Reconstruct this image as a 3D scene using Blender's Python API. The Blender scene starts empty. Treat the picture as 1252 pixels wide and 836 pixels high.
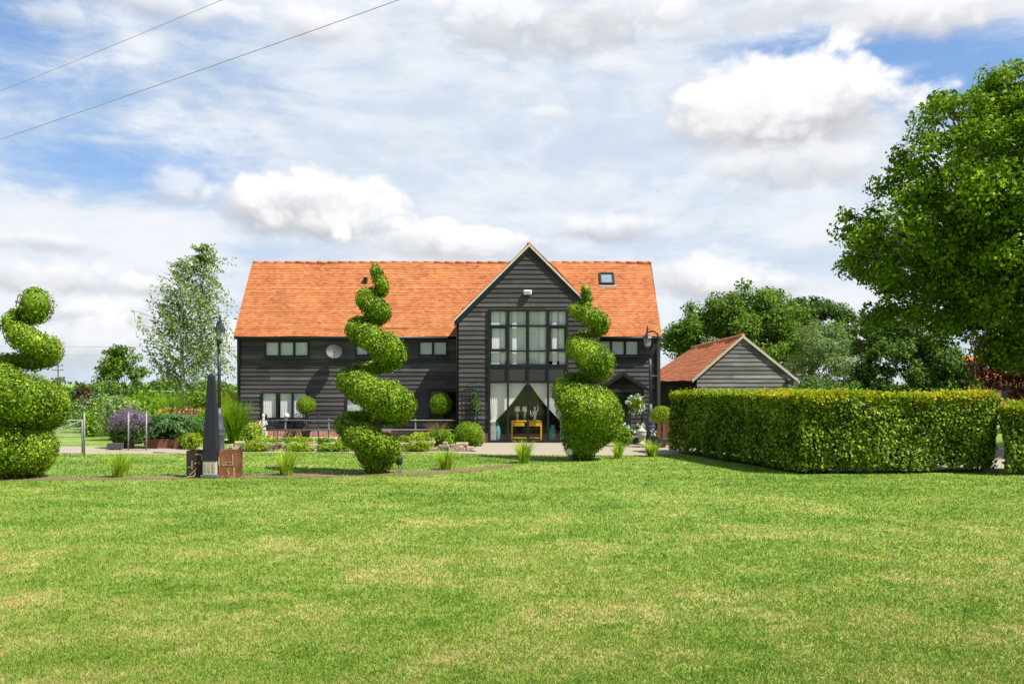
import bpy, math, random
import numpy as np
from mathutils import Vector
R = math.radians
rng = np.random.default_rng(7)
random.seed(7)
SC = bpy.context.scene
COL = SC.collection

# ------------------------------------------------------------------ camera
F, CX, HY, EYE = 1100.0, 626.0, 468.0, 2.2          # focal length in photo pixels, horizon row, eye height
cd = bpy.data.cameras.new('camera'); cam = bpy.data.objects.new('camera', cd); COL.objects.link(cam)
cd.sensor_width = 36.0; cd.lens = 36.0 * F / 1252.0
cd.shift_y = (468.0 - 418.0) / 1252.0
cd.clip_start = 0.1; cd.clip_end = 5000
cam.location = (0, 0, EYE); cam.rotation_euler = (R(90), 0, 0)
SC.camera = cam

# ------------------------------------------------------------------ light and exposure
SUN = Vector((2.85, -1.45, 4.7)).normalized()
SUN_EL = math.asin(SUN.z); SUN_AZ = math.atan2(SUN.x, SUN.y)
ld = bpy.data.lights.new('sun', 'SUN'); ld.energy = 5.0; ld.angle = R(0.5); ld.color = (1.0, 0.95, 0.86)
sun = bpy.data.objects.new('sun', ld); COL.objects.link(sun); sun.location = (20, -20, 40)
sun.rotation_euler = (-SUN).to_track_quat('-Z', 'Y').to_euler()
SC.view_settings.view_transform = 'Standard'
try: SC.view_settings.look = 'None'
except Exception: pass
SC.view_settings.exposure = 0.72; SC.view_settings.gamma = 1.0
try: SC.view_settings.use_curve_mapping = False
except Exception: pass

SC.render.engine = 'CYCLES'
CY = SC.cycles
CY.max_bounces = 6; CY.diffuse_bounces = 3; CY.glossy_bounces = 2; CY.transmission_bounces = 3; CY.transparent_max_bounces = 6

class X:                                            # tiny expression builder over Math nodes
    nt = None
    def __init__(s, k): s.k = k
    @staticmethod
    def m(op, *a, clamp=False):
        n = X.nt.nodes.new('ShaderNodeMath'); n.operation = op; n.use_clamp = clamp
        for i, v in enumerate(a):
            if isinstance(v, X): X.nt.links.new(v.k, n.inputs[i])
            else: n.inputs[i].default_value = v
        return X(n.outputs[0])
    def __add__(s, o): return X.m('ADD', s, o)
    def __sub__(s, o): return X.m('SUBTRACT', s, o)
    def __rsub__(s, o): return X.m('SUBTRACT', o, s)
    def __mul__(s, o): return X.m('MULTIPLY', s, o)
    def __truediv__(s, o): return X.m('DIVIDE', s, o)
    __radd__ = __add__; __rmul__ = __mul__
def smooth(v, lo, hi, a=0.0, b=1.0):
    n = X.nt.nodes.new('ShaderNodeMapRange'); n.interpolation_type = 'SMOOTHSTEP'
    X.nt.links.new(v.k, n.inputs[0])
    for i, q in enumerate((lo, hi, a, b)): n.inputs[i + 1].default_value = q
    return X(n.outputs[0])
def mixc(f, a, b):
    n = X.nt.nodes.new('ShaderNodeMix'); n.data_type = 'RGBA'; n.clamp_factor = True
    ins = (n.inputs[0], n.inputs[6], n.inputs[7])
    for i, v in zip(ins, (f, a, b)):
        if isinstance(v, X): X.nt.links.new(v.k, i)
        elif isinstance(v, (int, float)): i.default_value = v
        else: i.default_value = (*v, 1)
    return X(n.outputs[2])

def build_world():
    w = bpy.data.worlds.new('World'); SC.world = w; w.use_nodes = True
    nt = w.node_tree; X.nt = nt
    bg = nt.nodes['Background']; bg.inputs[1].default_value = 0.095
    sky = nt.nodes.new('ShaderNodeTexSky'); sky.sky_type = 'NISHITA'; sky.sun_disc = False
    sky.sun_elevation = SUN_EL; sky.sun_rotation = SUN_AZ
    sky.air_density = 1.0; sky.dust_density = 0.6; sky.ozone_density = 1.6
    tc = nt.nodes.new('ShaderNodeTexCoord')
    sep = nt.nodes.new('ShaderNodeSeparateXYZ'); nt.links.new(tc.outputs['Generated'], sep.inputs[0])
    x, y, z = (X(sep.outputs[i]) for i in range(3))
    az = X.m('ARCTAN2', x, y); el = X.m('ARCSINE', z)
    def noise(scale, sx, sy, sz, detail, rough=0.55, dist=0.0, off=0.0):
        mp = nt.nodes.new('ShaderNodeMapping'); mp.inputs['Scale'].default_value = (sx, sy, sz)
        mp.inputs['Location'].default_value = (off, off * .7, off * 1.3)
        nt.links.new(tc.outputs['Generated'], mp.inputs[0])
        n = nt.nodes.new('ShaderNodeTexNoise'); n.inputs['Scale'].default_value = scale
        n.inputs['Detail'].default_value = detail; n.inputs['Roughness'].default_value = rough
        n.inputs['Distortion'].default_value = dist
        nt.links.new(mp.outputs[0], n.inputs['Vector']); return X(n.outputs[0])
    puff = noise(9, 1, 1, 1.5, 6, 0.56, 0.3)
    fine = noise(26, 1, 1, 1.6, 5, 0.6, 0.2, 3.1)
    veil = noise(4.2, 1, 1, 3.0, 7, 0.6, 0.6, 1.7)
    streak = noise(11, 1, 1, 4.0, 6, 0.62, 0.8, 5.2)
    mp = nt.nodes.new('ShaderNodeMapping'); mp.inputs['Scale'].default_value = (1, 1, 1.35); nt.links.new(tc.outputs['Generated'], mp.inputs[0])
    wn = nt.nodes.new('ShaderNodeTexNoise'); wn.inputs['Scale'].default_value = 14; wn.inputs['Detail'].default_value = 3; nt.links.new(mp.outputs[0], wn.inputs['Vector'])
    wm = nt.nodes.new('ShaderNodeMix'); wm.data_type = 'RGBA'; wm.blend_type = 'LINEAR_LIGHT'; wm.inputs[0].default_value = 0.045
    nt.links.new(mp.outputs[0], wm.inputs[6]); nt.links.new(wn.outputs['Color'], wm.inputs[7])
    def billow(sc):
        v = nt.nodes.new('ShaderNodeTexVoronoi'); v.feature = 'F1'; v.inputs['Scale'].default_value = sc
        nt.links.new(wm.outputs[2], v.inputs['Vector']); return X(v.outputs['Distance'])
    bil = (billow(19) - 0.45) * 0.42 + (billow(50) - 0.42) * 0.20
    n0 = (puff - 0.5) * 0.85 + (fine - 0.5) * 0.45 + bil
    blue = X(sky.outputs[0])
    blue = mixc(0.35, blue, (1.1, 2.7, 6.0))
    # thin high layer: nearly everywhere, thin in the upper left, the upper right and a few windows
    thick = (veil - 0.5) * 1.9 + (streak - 0.5) * 0.9 + (fine - 0.5) * 0.45 + (puff - 0.5) * 0.5 + 1.02
    def hole(px, py, wx, wy, k):
        a0 = math.atan((px - CX) / F); e0 = math.atan((HY - py) / math.hypot(F, px - CX))
        d = X.m('ADD', X.m('POWER', (az - a0) / (wx / F), 2.0), X.m('POWER', (el - e0) / (wy / F), 2.0))
        return X.m('EXPONENT', d * -1.0) * k
    for h in ((20, 40, 150, 90, 0.55), (235, 195, 120, 50, 0.45), (1180, 95, 140, 55, 1.25), (1010, 62, 140, 26, 0.95),
              (500, 30, 90, 40, 0.40), (300, 60, 90, 60, 0.25), (100, 205, 150, 40, 0.4), (1040, 250, 60, 60, 0.2)):
        thick = thick - hole(*h)
    for h in ((640, 190, 330, 130, 0.35), (720, 30, 180, 50, 0.4), (150, 420, 260, 60, 0.5), (950, 320, 150, 90, 0.35)):
        thick = thick + hole(*h)
    va = smooth(thick, 0.0, 1.0) * 0.95
    vc = mixc(smooth(veil + (puff - 0.5) * 0.7 + (streak - 0.5) * 0.3, 0.32, 0.70), (4.2, 4.8, 5.6), (5.9, 6.05, 6.3))
    c = mixc(va, blue, vc)
    # cumulus: (px, py, half width, half height, opacity, grey of the base, ragged)
    for (px, py, wx, wy, op, low, rag) in (
        (720, 30, 290, 62, 0.75, 4.3, 1.6), (1130, 18, 125, 46, 0.9, 5.0, 1.1), (985, 10, 120, 36, 0.55, 4.6, 1.4),
        (390, 36, 66, 34, 0.85, 4.9, 1.2), (180, 6, 105, 26, 0.75, 5.0, 1.4), (70, 22, 50, 26, 0.6, 5.2, 1.4),
        (216, 232, 44, 42, 0.6, 4.8, 1.3), (55, 345, 120, 34, 0.75, 4.3, 1.2), (60, 300, 100, 20, 0.6, 4.6, 1.3),
        (120, 390, 150, 34, 0.8, 4.4, 1.2), (190, 352, 50, 20, 0.7, 4.6, 1.2),
        (372, 258, 130, 50, 0.95, 3.9, 0.95), (430, 280, 110, 28, .7, 3.9, 1.2), (550, 303, 130, 36, 1.0, 5.2, 0.95), (80, 430, 260, 50, 0.7, 4.8, 1.3), (745, 282, 90, 26, 0.7, 4.0, 1.2),
        (850, 348, 110, 44, 0.85, 4.6, 1.0), (940, 352, 110, 24, 0.7, 4.6, 1.2),
        (965, 146, 158, 86, 1.0, 4.3, 0.8), (990, 205, 150, 40, 0.6, 4.4, 1.3), (675, 140, 30, 14, 0.5, 5.6, 1.2)):
        a0 = math.atan((px - CX) / F); e0 = math.atan((HY - py) / math.hypot(F, px - CX))
        da = (az - a0) / (wx / F); de = (el - e0) / (wy / F)
        low_side = smooth(de, -0.25, 0.25, 1.35, 1.0)
        d = X.m('SQRT', X.m('POWER', da, 2.0) + X.m('POWER', de * low_side, 2.0))
        d = d + n0 * rag * 1.25; soft = 0.76 if rag < 1.0 else 0.45
        edge = smooth(de, -0.6, 0.4, 0.10, soft)
        a = X.m('SUBTRACT', 1.0, X.m('DIVIDE', d - edge, 1.08 - edge), clamp=True)
        a = X.m('MULTIPLY', smooth(a, 0.0, 1.0), op)
        lit = smooth(de + n0 * -1.15 + da * 0.12, -0.50, 0.50)
        cc = mixc(lit, (low * .78, low * .80, low * .86), (6.7, 6.7, 6.75))
        c = mixc(a, c, cc)
    clear = mixc(smooth(veil, 0.52, 0.72), (2.0, 2.5, 3.4), (4.6, 4.8, 5.1))
    c = mixc(smooth(y - z * 0.35, -0.05, 0.40), clear, c)
    nt.links.new(c.k, bg.inputs[0])
    w.cycles.sampling_method = 'MANUAL'; w.cycles.sample_map_resolution = 512
build_world()

# ------------------------------------------------------------------ helpers
def gnd(px, py):                                    # ground point seen at a photo pixel (used for planning distances)
    d = F * EYE / (py - HY); return ((px - CX) * d / F, d)
def at(px, py, d): return ((px - CX) * d / F, d, EYE + (HY - py) * d / F)
def hgt(py, d): return EYE + (HY - py) * d / F
def wx(px, d): return (px - CX) * d / F

def tag(o, label=None, cat=None, group=None, kind=None):
    if label: o['label'] = label
    if cat: o['category'] = cat
    if group: o['group'] = group
    if kind: o['kind'] = kind
    return o
def thing(name, label, cat, loc, group=None):
    o = bpy.data.objects.new(name, None); COL.objects.link(o); o.location = loc; o.empty_display_size = 0.2
    o['org'] = tuple(loc); return tag(o, label, cat, group)
def org_of(p):
    while p is not None:
        if 'org' in p: return np.array(p['org'])
        p = p.parent
    return np.zeros(3)
def link_mesh(name, me, mat, parent, org=None):
    o = bpy.data.objects.new(name, me); COL.objects.link(o)
    for m in (mat if isinstance(mat, (list, tuple)) else [mat]): me.materials.append(m)
    if parent is not None: o.parent = parent
    elif org is not None: o.location = org; o['org'] = tuple(org)
    return o

class MB:
    def __init__(s): s.v = []; s.f = []; s.r = []; s.sm = []; s.uv = []
    def add(s, vs, fs, r=None, smooth=False, uvs=None):
        b = len(s.v); s.v += [tuple(map(float, q)) for q in vs]
        rr = random.random() if r is None else r
        for k, f in enumerate(fs):
            s.f.append([b + i for i in f]); s.r.append(rr); s.sm.append(smooth)
            s.uv.append(uvs[k] if uvs else None)
        return s
    def box(s, c, d, r=None, rz=0.0, bev=0.0):
        x, y, z = (q / 2 for q in d)
        if bev > 0:
            b = min(bev, x * .9, y * .9, z * .9); vs = []; fs = []
            for sz in (-1, 1):
                for (ax, ay) in ((x - b, y), (x, y - b)): pass
            ring = lambda zz, ix: [(-x + b + ix, -y + ix, zz), (x - b - ix, -y + ix, zz), (x - ix, -y + b + ix, zz), (x - ix, y - b - ix, zz),
                               (x - b - ix, y - ix, zz), (-x + b + ix, y - ix, zz), (-x + ix, y - b - ix, zz), (-x + ix, -y + b + ix, zz)]
            vs = ring(-z, b * .0) ; vs = ring(-z, b * .6) + ring(-z + b, 0) + ring(z - b, 0) + ring(z, b * .6)
            for L in range(3):
                for i in range(8):
                    j = (i + 1) % 8; fs.append((L * 8 + i, L * 8 + j, L * 8 + 8 + j, L * 8 + 8 + i))
            fs.append(tuple(range(7, -1, -1))); fs.append(tuple(range(24, 32)))
        else:
            vs = [(i * x, j * y, k * z) for k in (-1, 1) for (i, j) in ((-1, -1), (1, -1), (1, 1), (-1, 1))]
            fs = [(3, 2, 1, 0), (4, 5, 6, 7), (0, 1, 5, 4), (1, 2, 6, 5), (2, 3, 7, 6), (3, 0, 4, 7)]
        cs, sn = math.cos(rz), math.sin(rz)
        vs = [(c[0] + a * cs - b * sn, c[1] + a * sn + b * cs, c[2] + q) for a, b, q in vs]
        return s.add(vs, fs, r)
    def tube(s, pts, rad, n=8, r=None, cap=True):
        pts = [Vector(p) for p in pts]
        if not isinstance(rad, (list, tuple)): rad = [rad] * len(pts)
        vs = []; fs = []; up = None
        for i, p in enumerate(pts):
            t = (pts[min(i + 1, len(pts) - 1)] - pts[max(i - 1, 0)]).normalized()
            if up is None: up = t.orthogonal().normalized()
            u = (up - t * up.dot(t)); u = u.normalized() if u.length > 1e-6 else t.orthogonal().normalized(); up = u; w = t.cross(u)
            for k in range(n):
                a = 2 * math.pi * k / n; vs.append(p + (u * math.cos(a) + w * math.sin(a)) * rad[i])
        for i in range(len(pts) - 1):
            for k in range(n):
                j = (k + 1) % n; fs.append((i * n + k, i * n + j, (i + 1) * n + j, (i + 1) * n + k))
        if cap: fs.append(tuple(range(n - 1, -1, -1))); fs.append(tuple((len(pts) - 1) * n + k for k in range(n)))
        return s.add(vs, fs, r, smooth=n > 5)
    def lathe(s, c, prof, n=16, r=None, smooth=True):
        vs = []; fs = []
        for (rad, z) in prof:
            for k in range(n):
                a = 2 * math.pi * k / n; vs.append((c[0] + rad * math.cos(a), c[1] + rad * math.sin(a), c[2] + z))
        for i in range(len(prof) - 1):
            for k in range(n):
                j = (k + 1) % n; fs.append((i * n + k, i * n + j, (i + 1) * n + j, (i + 1) * n + k))
        fs.append(tuple(range(n - 1, -1, -1))); fs.append(tuple((len(prof) - 1) * n + k for k in range(n)))
        return s.add(vs, fs, r, smooth=smooth)
    def ball(s, c, rad, n=10, r=None, sq=(1, 1, 1)):
        m = max(4, n // 2); prof = []
        vs = []; fs = []
        for i in range(m + 1):
            t = math.pi * i / m
            for k in range(n):
                a = 2 * math.pi * k / n
                vs.append((c[0] + rad * sq[0] * math.sin(t) * math.cos(a), c[1] + rad * sq[1] * math.sin(t) * math.sin(a), c[2] - rad * sq[2] * math.cos(t)))
        for i in range(m):
            for k in range(n):
                j = (k + 1) % n; fs.append((i * n + k, i * n + j, (i + 1) * n + j, (i + 1) * n + k))
        return s.add(vs, fs, r, smooth=True)
    def slab(s, poly, n, th, r=None):                # flat polygon (3-D points) thickened along n
        n = Vector(n).normalized() * th; a = [Vector(p) for p in poly]; k = len(a)
        vs = a + [p + n for p in a]
        fs = [tuple(range(k - 1, -1, -1)), tuple(range(k, 2 * k))] + [(i, (i + 1) % k, k + (i + 1) % k, k + i) for i in range(k)]
        return s.add(vs, fs, r)
    def build(s, name, mat, parent=None, org=None):
        o0 = org_of(parent) if parent is not None else (np.array(org) if org is not None else np.zeros(3))
        v = np.array(s.v) - o0
        me = bpy.data.meshes.new(name); me.from_pydata(v.tolist(), [], s.f)
        a = me.attributes.new('rnd', 'FLOAT', 'FACE'); a.data.foreach_set('value', np.array(s.r, dtype=np.float32))
        me.polygons.foreach_set('use_smooth', np.array(s.sm, dtype=bool))
        if any(u is not None for u in s.uv):
            ul = me.uv_layers.new(name='UVMap'); k = 0; buf = np.zeros(len(me.loops) * 2, dtype=np.float32)
            for f, u in zip(s.f, s.uv):
                for i in range(len(f)):
                    if u is not None: buf[2 * k:2 * k + 2] = u[i]
                    k += 1
            ul.data.foreach_set('uv', buf)
        me.update()
        return link_mesh(name, me, mat, parent, org)

def quads(name, V, rnd, mat, parent=None, org=None, extra=None, nv=4):
    """V (N,nv,3) world points -> one mesh of N faces; extra: MB with more faces in the same mesh"""
    o0 = org_of(parent) if parent is not None else (np.array(org) if org is not None else np.zeros(3))
    N = len(V); v = V.reshape(-1, 3) - o0
    loops = np.arange(N * nv); starts = np.arange(N) * nv; tot = np.full(N, nv)
    if extra is not None and extra.v:
        b = len(v); ev = np.array(extra.v) - o0; v = np.vstack([v, ev])
        el = np.concatenate([np.array(f) for f in extra.f]) + b
        et = np.array([len(f) for f in extra.f]); es = np.concatenate([[0], np.cumsum(et)[:-1]]) + N * nv
        loops = np.concatenate([loops, el]); starts = np.concatenate([starts, es]); tot = np.concatenate([tot, et])
        rnd = np.concatenate([rnd, np.array(extra.r)])
    me = bpy.data.meshes.new(name)
    me.vertices.add(len(v)); me.vertices.foreach_set('co', v.astype(np.float32).ravel())
    me.loops.add(len(loops)); me.loops.foreach_set('vertex_index', loops.astype(np.int32))
    me.polygons.add(len(starts)); me.polygons.foreach_set('loop_start', starts.astype(np.int32))
    try: me.polygons.foreach_set('loop_total', tot.astype(np.int32))
    except Exception: pass
    a = me.attributes.new('rnd', 'FLOAT', 'FACE'); a.data.foreach_set('value', rnd.astype(np.float32))
    me.update(calc_edges=True)
    return link_mesh(name, me, mat, parent, org)

def unit(a): return a / np.maximum(np.linalg.norm(a, axis=1, keepdims=True), 1e-9)
def rdir(n): return unit(rng.normal(size=(n, 3)))
def leaf_quads(P, Nn, size, aspect=0.55, spread=0.7, droop=0.0):
    n = len(P); nr = unit(Nn + rng.normal(size=(n, 3)) * spread)
    t = rng.normal(size=(n, 3)); t[:, 2] -= droop
    t = unit(t - nr * np.sum(t * nr, axis=1, keepdims=True)); b = np.cross(nr, t)
    L = (np.asarray(size) * np.ones(n))[:, None] * 0.5; Wd = L * aspect
    return np.stack([P - t * L, P + b * Wd - t * L * .1 + nr * L * .12, P + t * L, P - b * Wd - t * L * .1 + nr * L * .12], axis=1)

# ------------------------------------------------------------------ materials
MATS = {}
def newmat(name):
    m = bpy.data.materials.new(name); m.use_nodes = True; nt = m.node_tree; X.nt = nt
    p = nt.nodes['Principled BSDF']; return m, nt, p
def lnk(nt, a, b): nt.links.new(a.k if isinstance(a, X) else a, b)
def attr(nt, name='rnd'):
    n = nt.nodes.new('ShaderNodeAttribute'); n.attribute_name = name; return X(n.outputs['Fac'])
def nz(nt, scale, sc=(1, 1, 1), detail=4, rough=0.55, src='pos', dist=0.0):
    mp = nt.nodes.new('ShaderNodeMapping'); mp.inputs['Scale'].default_value = sc
    if src == 'pos': g = nt.nodes.new('ShaderNodeNewGeometry'); nt.links.new(g.outputs['Position'], mp.inputs[0])
    else: g = nt.nodes.new('ShaderNodeTexCoord'); nt.links.new(g.outputs[src], mp.inputs[0])
    n = nt.nodes.new('ShaderNodeTexNoise'); n.inputs['Scale'].default_value = scale
    n.inputs['Detail'].default_value = detail; n.inputs['Roughness'].default_value = rough; n.inputs['Distortion'].default_value = dist
    nt.links.new(mp.outputs[0], n.inputs['Vector']); return X(n.outputs[0])
def ramp(nt, f, stops):
    n = nt.nodes.new('ShaderNodeValToRGB'); e = n.color_ramp.elements
    while len(e) < len(stops): e.new(0.5)
    for i, (p, c) in enumerate(stops): e[i].position = p; e[i].color = (*c, 1)
    lnk(nt, f, n.inputs[0]); return X(n.outputs[0])
def bump(nt, p, h, strength=0.3, dist=0.02):
    b = nt.nodes.new('ShaderNodeBump'); b.inputs['Strength'].default_value = strength; b.inputs['Distance'].default_value = dist
    lnk(nt, h, b.inputs['Height']); nt.links.new(b.outputs[0], p.inputs['Normal'])

def foliage(name, dark, mid, light, trans=0.35, rough=0.5, patch=0.5, pscale=1.3, spec=0.25, tint=(1.25, 1.2, 0.6)):
    m, nt, p = newmat(name)
    f = attr(nt) * 0.75 + (nz(nt, pscale, detail=3) - 0.5) * patch * 1.6 + 0.12
    c = ramp(nt, f, [(0.08, dark), (0.5, mid), (0.95, light)])
    lnk(nt, c, p.inputs['Base Color']); p.inputs['Roughness'].default_value = rough; p.inputs['Specular IOR Level'].default_value = spec
    tr = nt.nodes.new('ShaderNodeBsdfTranslucent')
    mu = nt.nodes.new('ShaderNodeMix'); mu.data_type = 'RGBA'; mu.blend_type = 'MULTIPLY'; mu.inputs[0].default_value = 1
    lnk(nt, c, mu.inputs[6]); mu.inputs[7].default_value = (*tint, 1); nt.links.new(mu.outputs[2], tr.inputs[0])
    mx = nt.nodes.new('ShaderNodeMixShader'); mx.inputs[0].default_value = trans
    nt.links.new(p.outputs[0], mx.inputs[1]); nt.links.new(tr.outputs[0], mx.inputs[2])
    nt.links.new(mx.outputs[0], nt.nodes['Material Output'].inputs[0]); return m
def plain(name, c, rough=0.6, var=0.15, scale=8, metal=0.0, bmp=0.0, spec=0.4):
    m, nt, p = newmat(name)
    f = nz(nt, scale, detail=5) * 0.7 + attr(nt) * 0.3
    lo = tuple(q * (1 - var * 1.6) for q in c); hi = tuple(min(1, q * (1 + var * 1.6)) for q in c)
    lnk(nt, ramp(nt, f, [(0.25, lo), (0.75, hi)]), p.inputs['Base Color'])
    p.inputs['Roughness'].default_value = rough; p.inputs['Metallic'].default_value = metal; p.inputs['Specular IOR Level'].default_value = spec
    if bmp: bump(nt, p, nz(nt, scale * 3, detail=4), bmp)
    return m
def boards(name, dark, light, wear):
    m, nt, p = newmat(name)
    g = nz(nt, 1.0, (0.9, 0.9, 26), 6, 0.65) ; big = nz(nt, 0.5, (1, 1, 1.4), 4)
    f = attr(nt) * 0.50 + (g - 0.5) * 1.1 + (big - 0.5) * 0.8 + 0.25
    c = ramp(nt, f, [(0.05, dark), (0.55, light), (1.0, wear)])
    lnk(nt, c, p.inputs['Base Color']); p.inputs['Roughness'].default_value = 0.62; p.inputs['Specular IOR Level'].default_value = 0.3
    bump(nt, p, g, 0.35, 0.01); return m
def tiles(name, cols, tw=0.165, th=0.10, lichen=(0.50, 0.30, 0.07), amount=0.5):
    m, nt, p = newmat(name)
    tc = nt.nodes.new('ShaderNodeTexCoord')
    br = nt.nodes.new('ShaderNodeTexBrick'); br.inputs['Scale'].default_value = 1.0; br.offset = 0.5
    br.inputs['Brick Width'].default_value = tw; br.inputs['Row Height'].default_value = th
    br.inputs['Mortar Size'].default_value = 0.006; br.inputs['Mortar Smooth'].default_value = 0.4; br.inputs['Bias'].default_value = 0
    br.inputs['Color1'].default_value = (0, 0, 0, 1); br.inputs['Color2'].default_value = (1, 1, 1, 1); br.inputs['Mortar'].default_value = (0.1, 0.1, 0.1, 1)
    nt.links.new(tc.outputs['UV'], br.inputs['Vector'])
    big = nz(nt, 0.8, (1, 1, 1.2), 5, 0.62, 'UV'); mid = nz(nt, 3.2, (1, 2.4, 1), 4, 0.6, 'UV'); row = nz(nt, 2.0, (0.5, 9.8, 1), 2, 0.5, 'UV')
    f = X(br.outputs['Color']) * 0.42 + (big - 0.5) * 0.85 + (mid - 0.5) * 0.7 + (row - .5) * .35 + 0.31
    c = ramp(nt, f, [(0.0, cols[0]), (0.35, cols[1]), (0.65, cols[2]), (1.0, cols[3])])
    l = smooth(nz(nt, 1.1, (1, 0.8, 1), 6, 0.7, 'UV', 0.4), 0.55, 0.75) * amount
    c = mixc(l, c, lichen)
    c = mixc(X(br.outputs['Fac']) * 0.38, c, tuple(q * 0.4 for q in cols[0]))
    lnk(nt, c, p.inputs['Base Color']); p.inputs['Roughness'].default_value = 0.8; p.inputs['Specular IOR Level'].default_value = 0.2
    bump(nt, p, X(br.outputs['Fac']) * -1.0 + X(br.outputs['Color']) * 0.3, 0.5, 0.012); return m
def brickmat(name, c1, c2, mortar):
    m, nt, p = newmat(name)
    g = nt.nodes.new('ShaderNodeNewGeometry'); sp = nt.nodes.new('ShaderNodeSeparateXYZ'); nt.links.new(g.outputs['Position'], sp.inputs[0])
    cb = nt.nodes.new('ShaderNodeCombineXYZ'); nt.links.new((X(sp.outputs[0]) + X(sp.outputs[1])).k, cb.inputs[0]); nt.links.new(sp.outputs[2], cb.inputs[1])
    br = nt.nodes.new('ShaderNodeTexBrick'); br.inputs['Scale'].default_value = 1; br.inputs['Brick Width'].default_value = 0.225; br.inputs['Row Height'].default_value = 0.075
    br.inputs['Mortar Size'].default_value = 0.006; br.inputs['Color1'].default_value = (*c1, 1); br.inputs['Color2'].default_value = (*c2, 1); br.inputs['Mortar'].default_value = (*mortar, 1)
    nt.links.new(cb.outputs[0], br.inputs['Vector'])
    c = mixc(smooth(nz(nt, 5, detail=5), 0.4, 0.7) * 0.35, X(br.outputs['Color']), tuple(q * .5 for q in c1))
    lnk(nt, c, p.inputs['Base Color']); p.inputs['Roughness'].default_value = 0.85; bump(nt, p, X(br.outputs['Fac']) * -1.0, 0.5, 0.01); return m
def glassmat(name, tint=(0.96, 0.985, 0.98)):
    m, nt, p = newmat(name); nt.nodes.remove(p)
    fr = nt.nodes.new('ShaderNodeLayerWeight'); fr.inputs[0].default_value = 0.5
    gl = nt.nodes.new('ShaderNodeBsdfGlossy'); gl.inputs['Roughness'].default_value = 0.02
    tr = nt.nodes.new('ShaderNodeBsdfTransparent'); tr.inputs[0].default_value = (*tint, 1)
    f = X.m('POWER', X(fr.outputs['Facing']), 5.0) * 0.85 + 0.055
    mx = nt.nodes.new('ShaderNodeMixShader'); lnk(nt, f, mx.inputs[0]); nt.links.new(tr.outputs[0], mx.inputs[1]); nt.links.new(gl.outputs[0], mx.inputs[2])
    nt.links.new(mx.outputs[0], nt.nodes['Material Output'].inputs[0]); return m
def clothmat(name, c, trans=0.35):
    m, nt, p = newmat(name); p.inputs['Base Color'].default_value = (*c, 1); p.inputs['Roughness'].default_value = 0.85
    tr = nt.nodes.new('ShaderNodeBsdfTranslucent'); tr.inputs[0].default_value = (*c, 1)
    mx = nt.nodes.new('ShaderNodeMixShader'); mx.inputs[0].default_value = trans
    nt.links.new(p.outputs[0], mx.inputs[1]); nt.links.new(tr.outputs[0], mx.inputs[2]); nt.links.new(mx.outputs[0], nt.nodes['Material Output'].inputs[0]); return m

def lawn_colour(nt, fine):
    g = nt.nodes.new('ShaderNodeNewGeometry'); sp = nt.nodes.new('ShaderNodeSeparateXYZ'); nt.links.new(g.outputs['Position'], sp.inputs[0])
    near = smooth(X(sp.outputs[1]), 8.0, 21.5, 1.0, -0.5)          # the front lawn is drier than the strip by the path
    big = nz(nt, 0.22, (1, 1.5, 1), 5, 0.62); mid = nz(nt, 0.9, (1, 1.05, 1), 6, 0.68, dist=0.6); sml = nz(nt, 5.0, (1, 1, 1), 4, 0.6)
    f = (big - 0.5) * 1.15 + (mid - 0.5) * 1.3 + (sml - 0.5) * 0.85 + fine * 0.42 + 0.29 + near * 0.14 + X.m('SINE', (X(sp.outputs[1]) + X(sp.outputs[0]) * 0.16 + mid * 0.5) * 5.2) * 0.03
    c = ramp(nt, f, [(0.0, (0.062, 0.140, 0.014)), (0.28, (0.130, 0.232, 0.022)), (0.57, (0.210, 0.305, 0.045)), (0.81, (0.335, 0.350, 0.094)), (1.0, (0.49, 0.42, 0.18))])
    return c
def grassmat(name, trans):
    m, nt, p = newmat(name)
    c = lawn_colour(nt, attr(nt) if trans else nz(nt, 40, detail=3))
    lnk(nt, c, p.inputs['Base Color']); p.inputs['Roughness'].default_value = 0.6; p.inputs['Specular IOR Level'].default_value = 0.2
    if trans:
        tr = nt.nodes.new('ShaderNodeBsdfTranslucent'); lnk(nt, c, tr.inputs[0])
        mx = nt.nodes.new('ShaderNodeMixShader'); mx.inputs[0].default_value = 0.3
        nt.links.new(p.outputs[0], mx.inputs[1]); nt.links.new(tr.outputs[0], mx.inputs[2]); nt.links.new(mx.outputs[0], nt.nodes['Material Output'].inputs[0])
    else: bump(nt, p, nz(nt, 60, detail=3), 0.6, 0.03)
    return m

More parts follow.
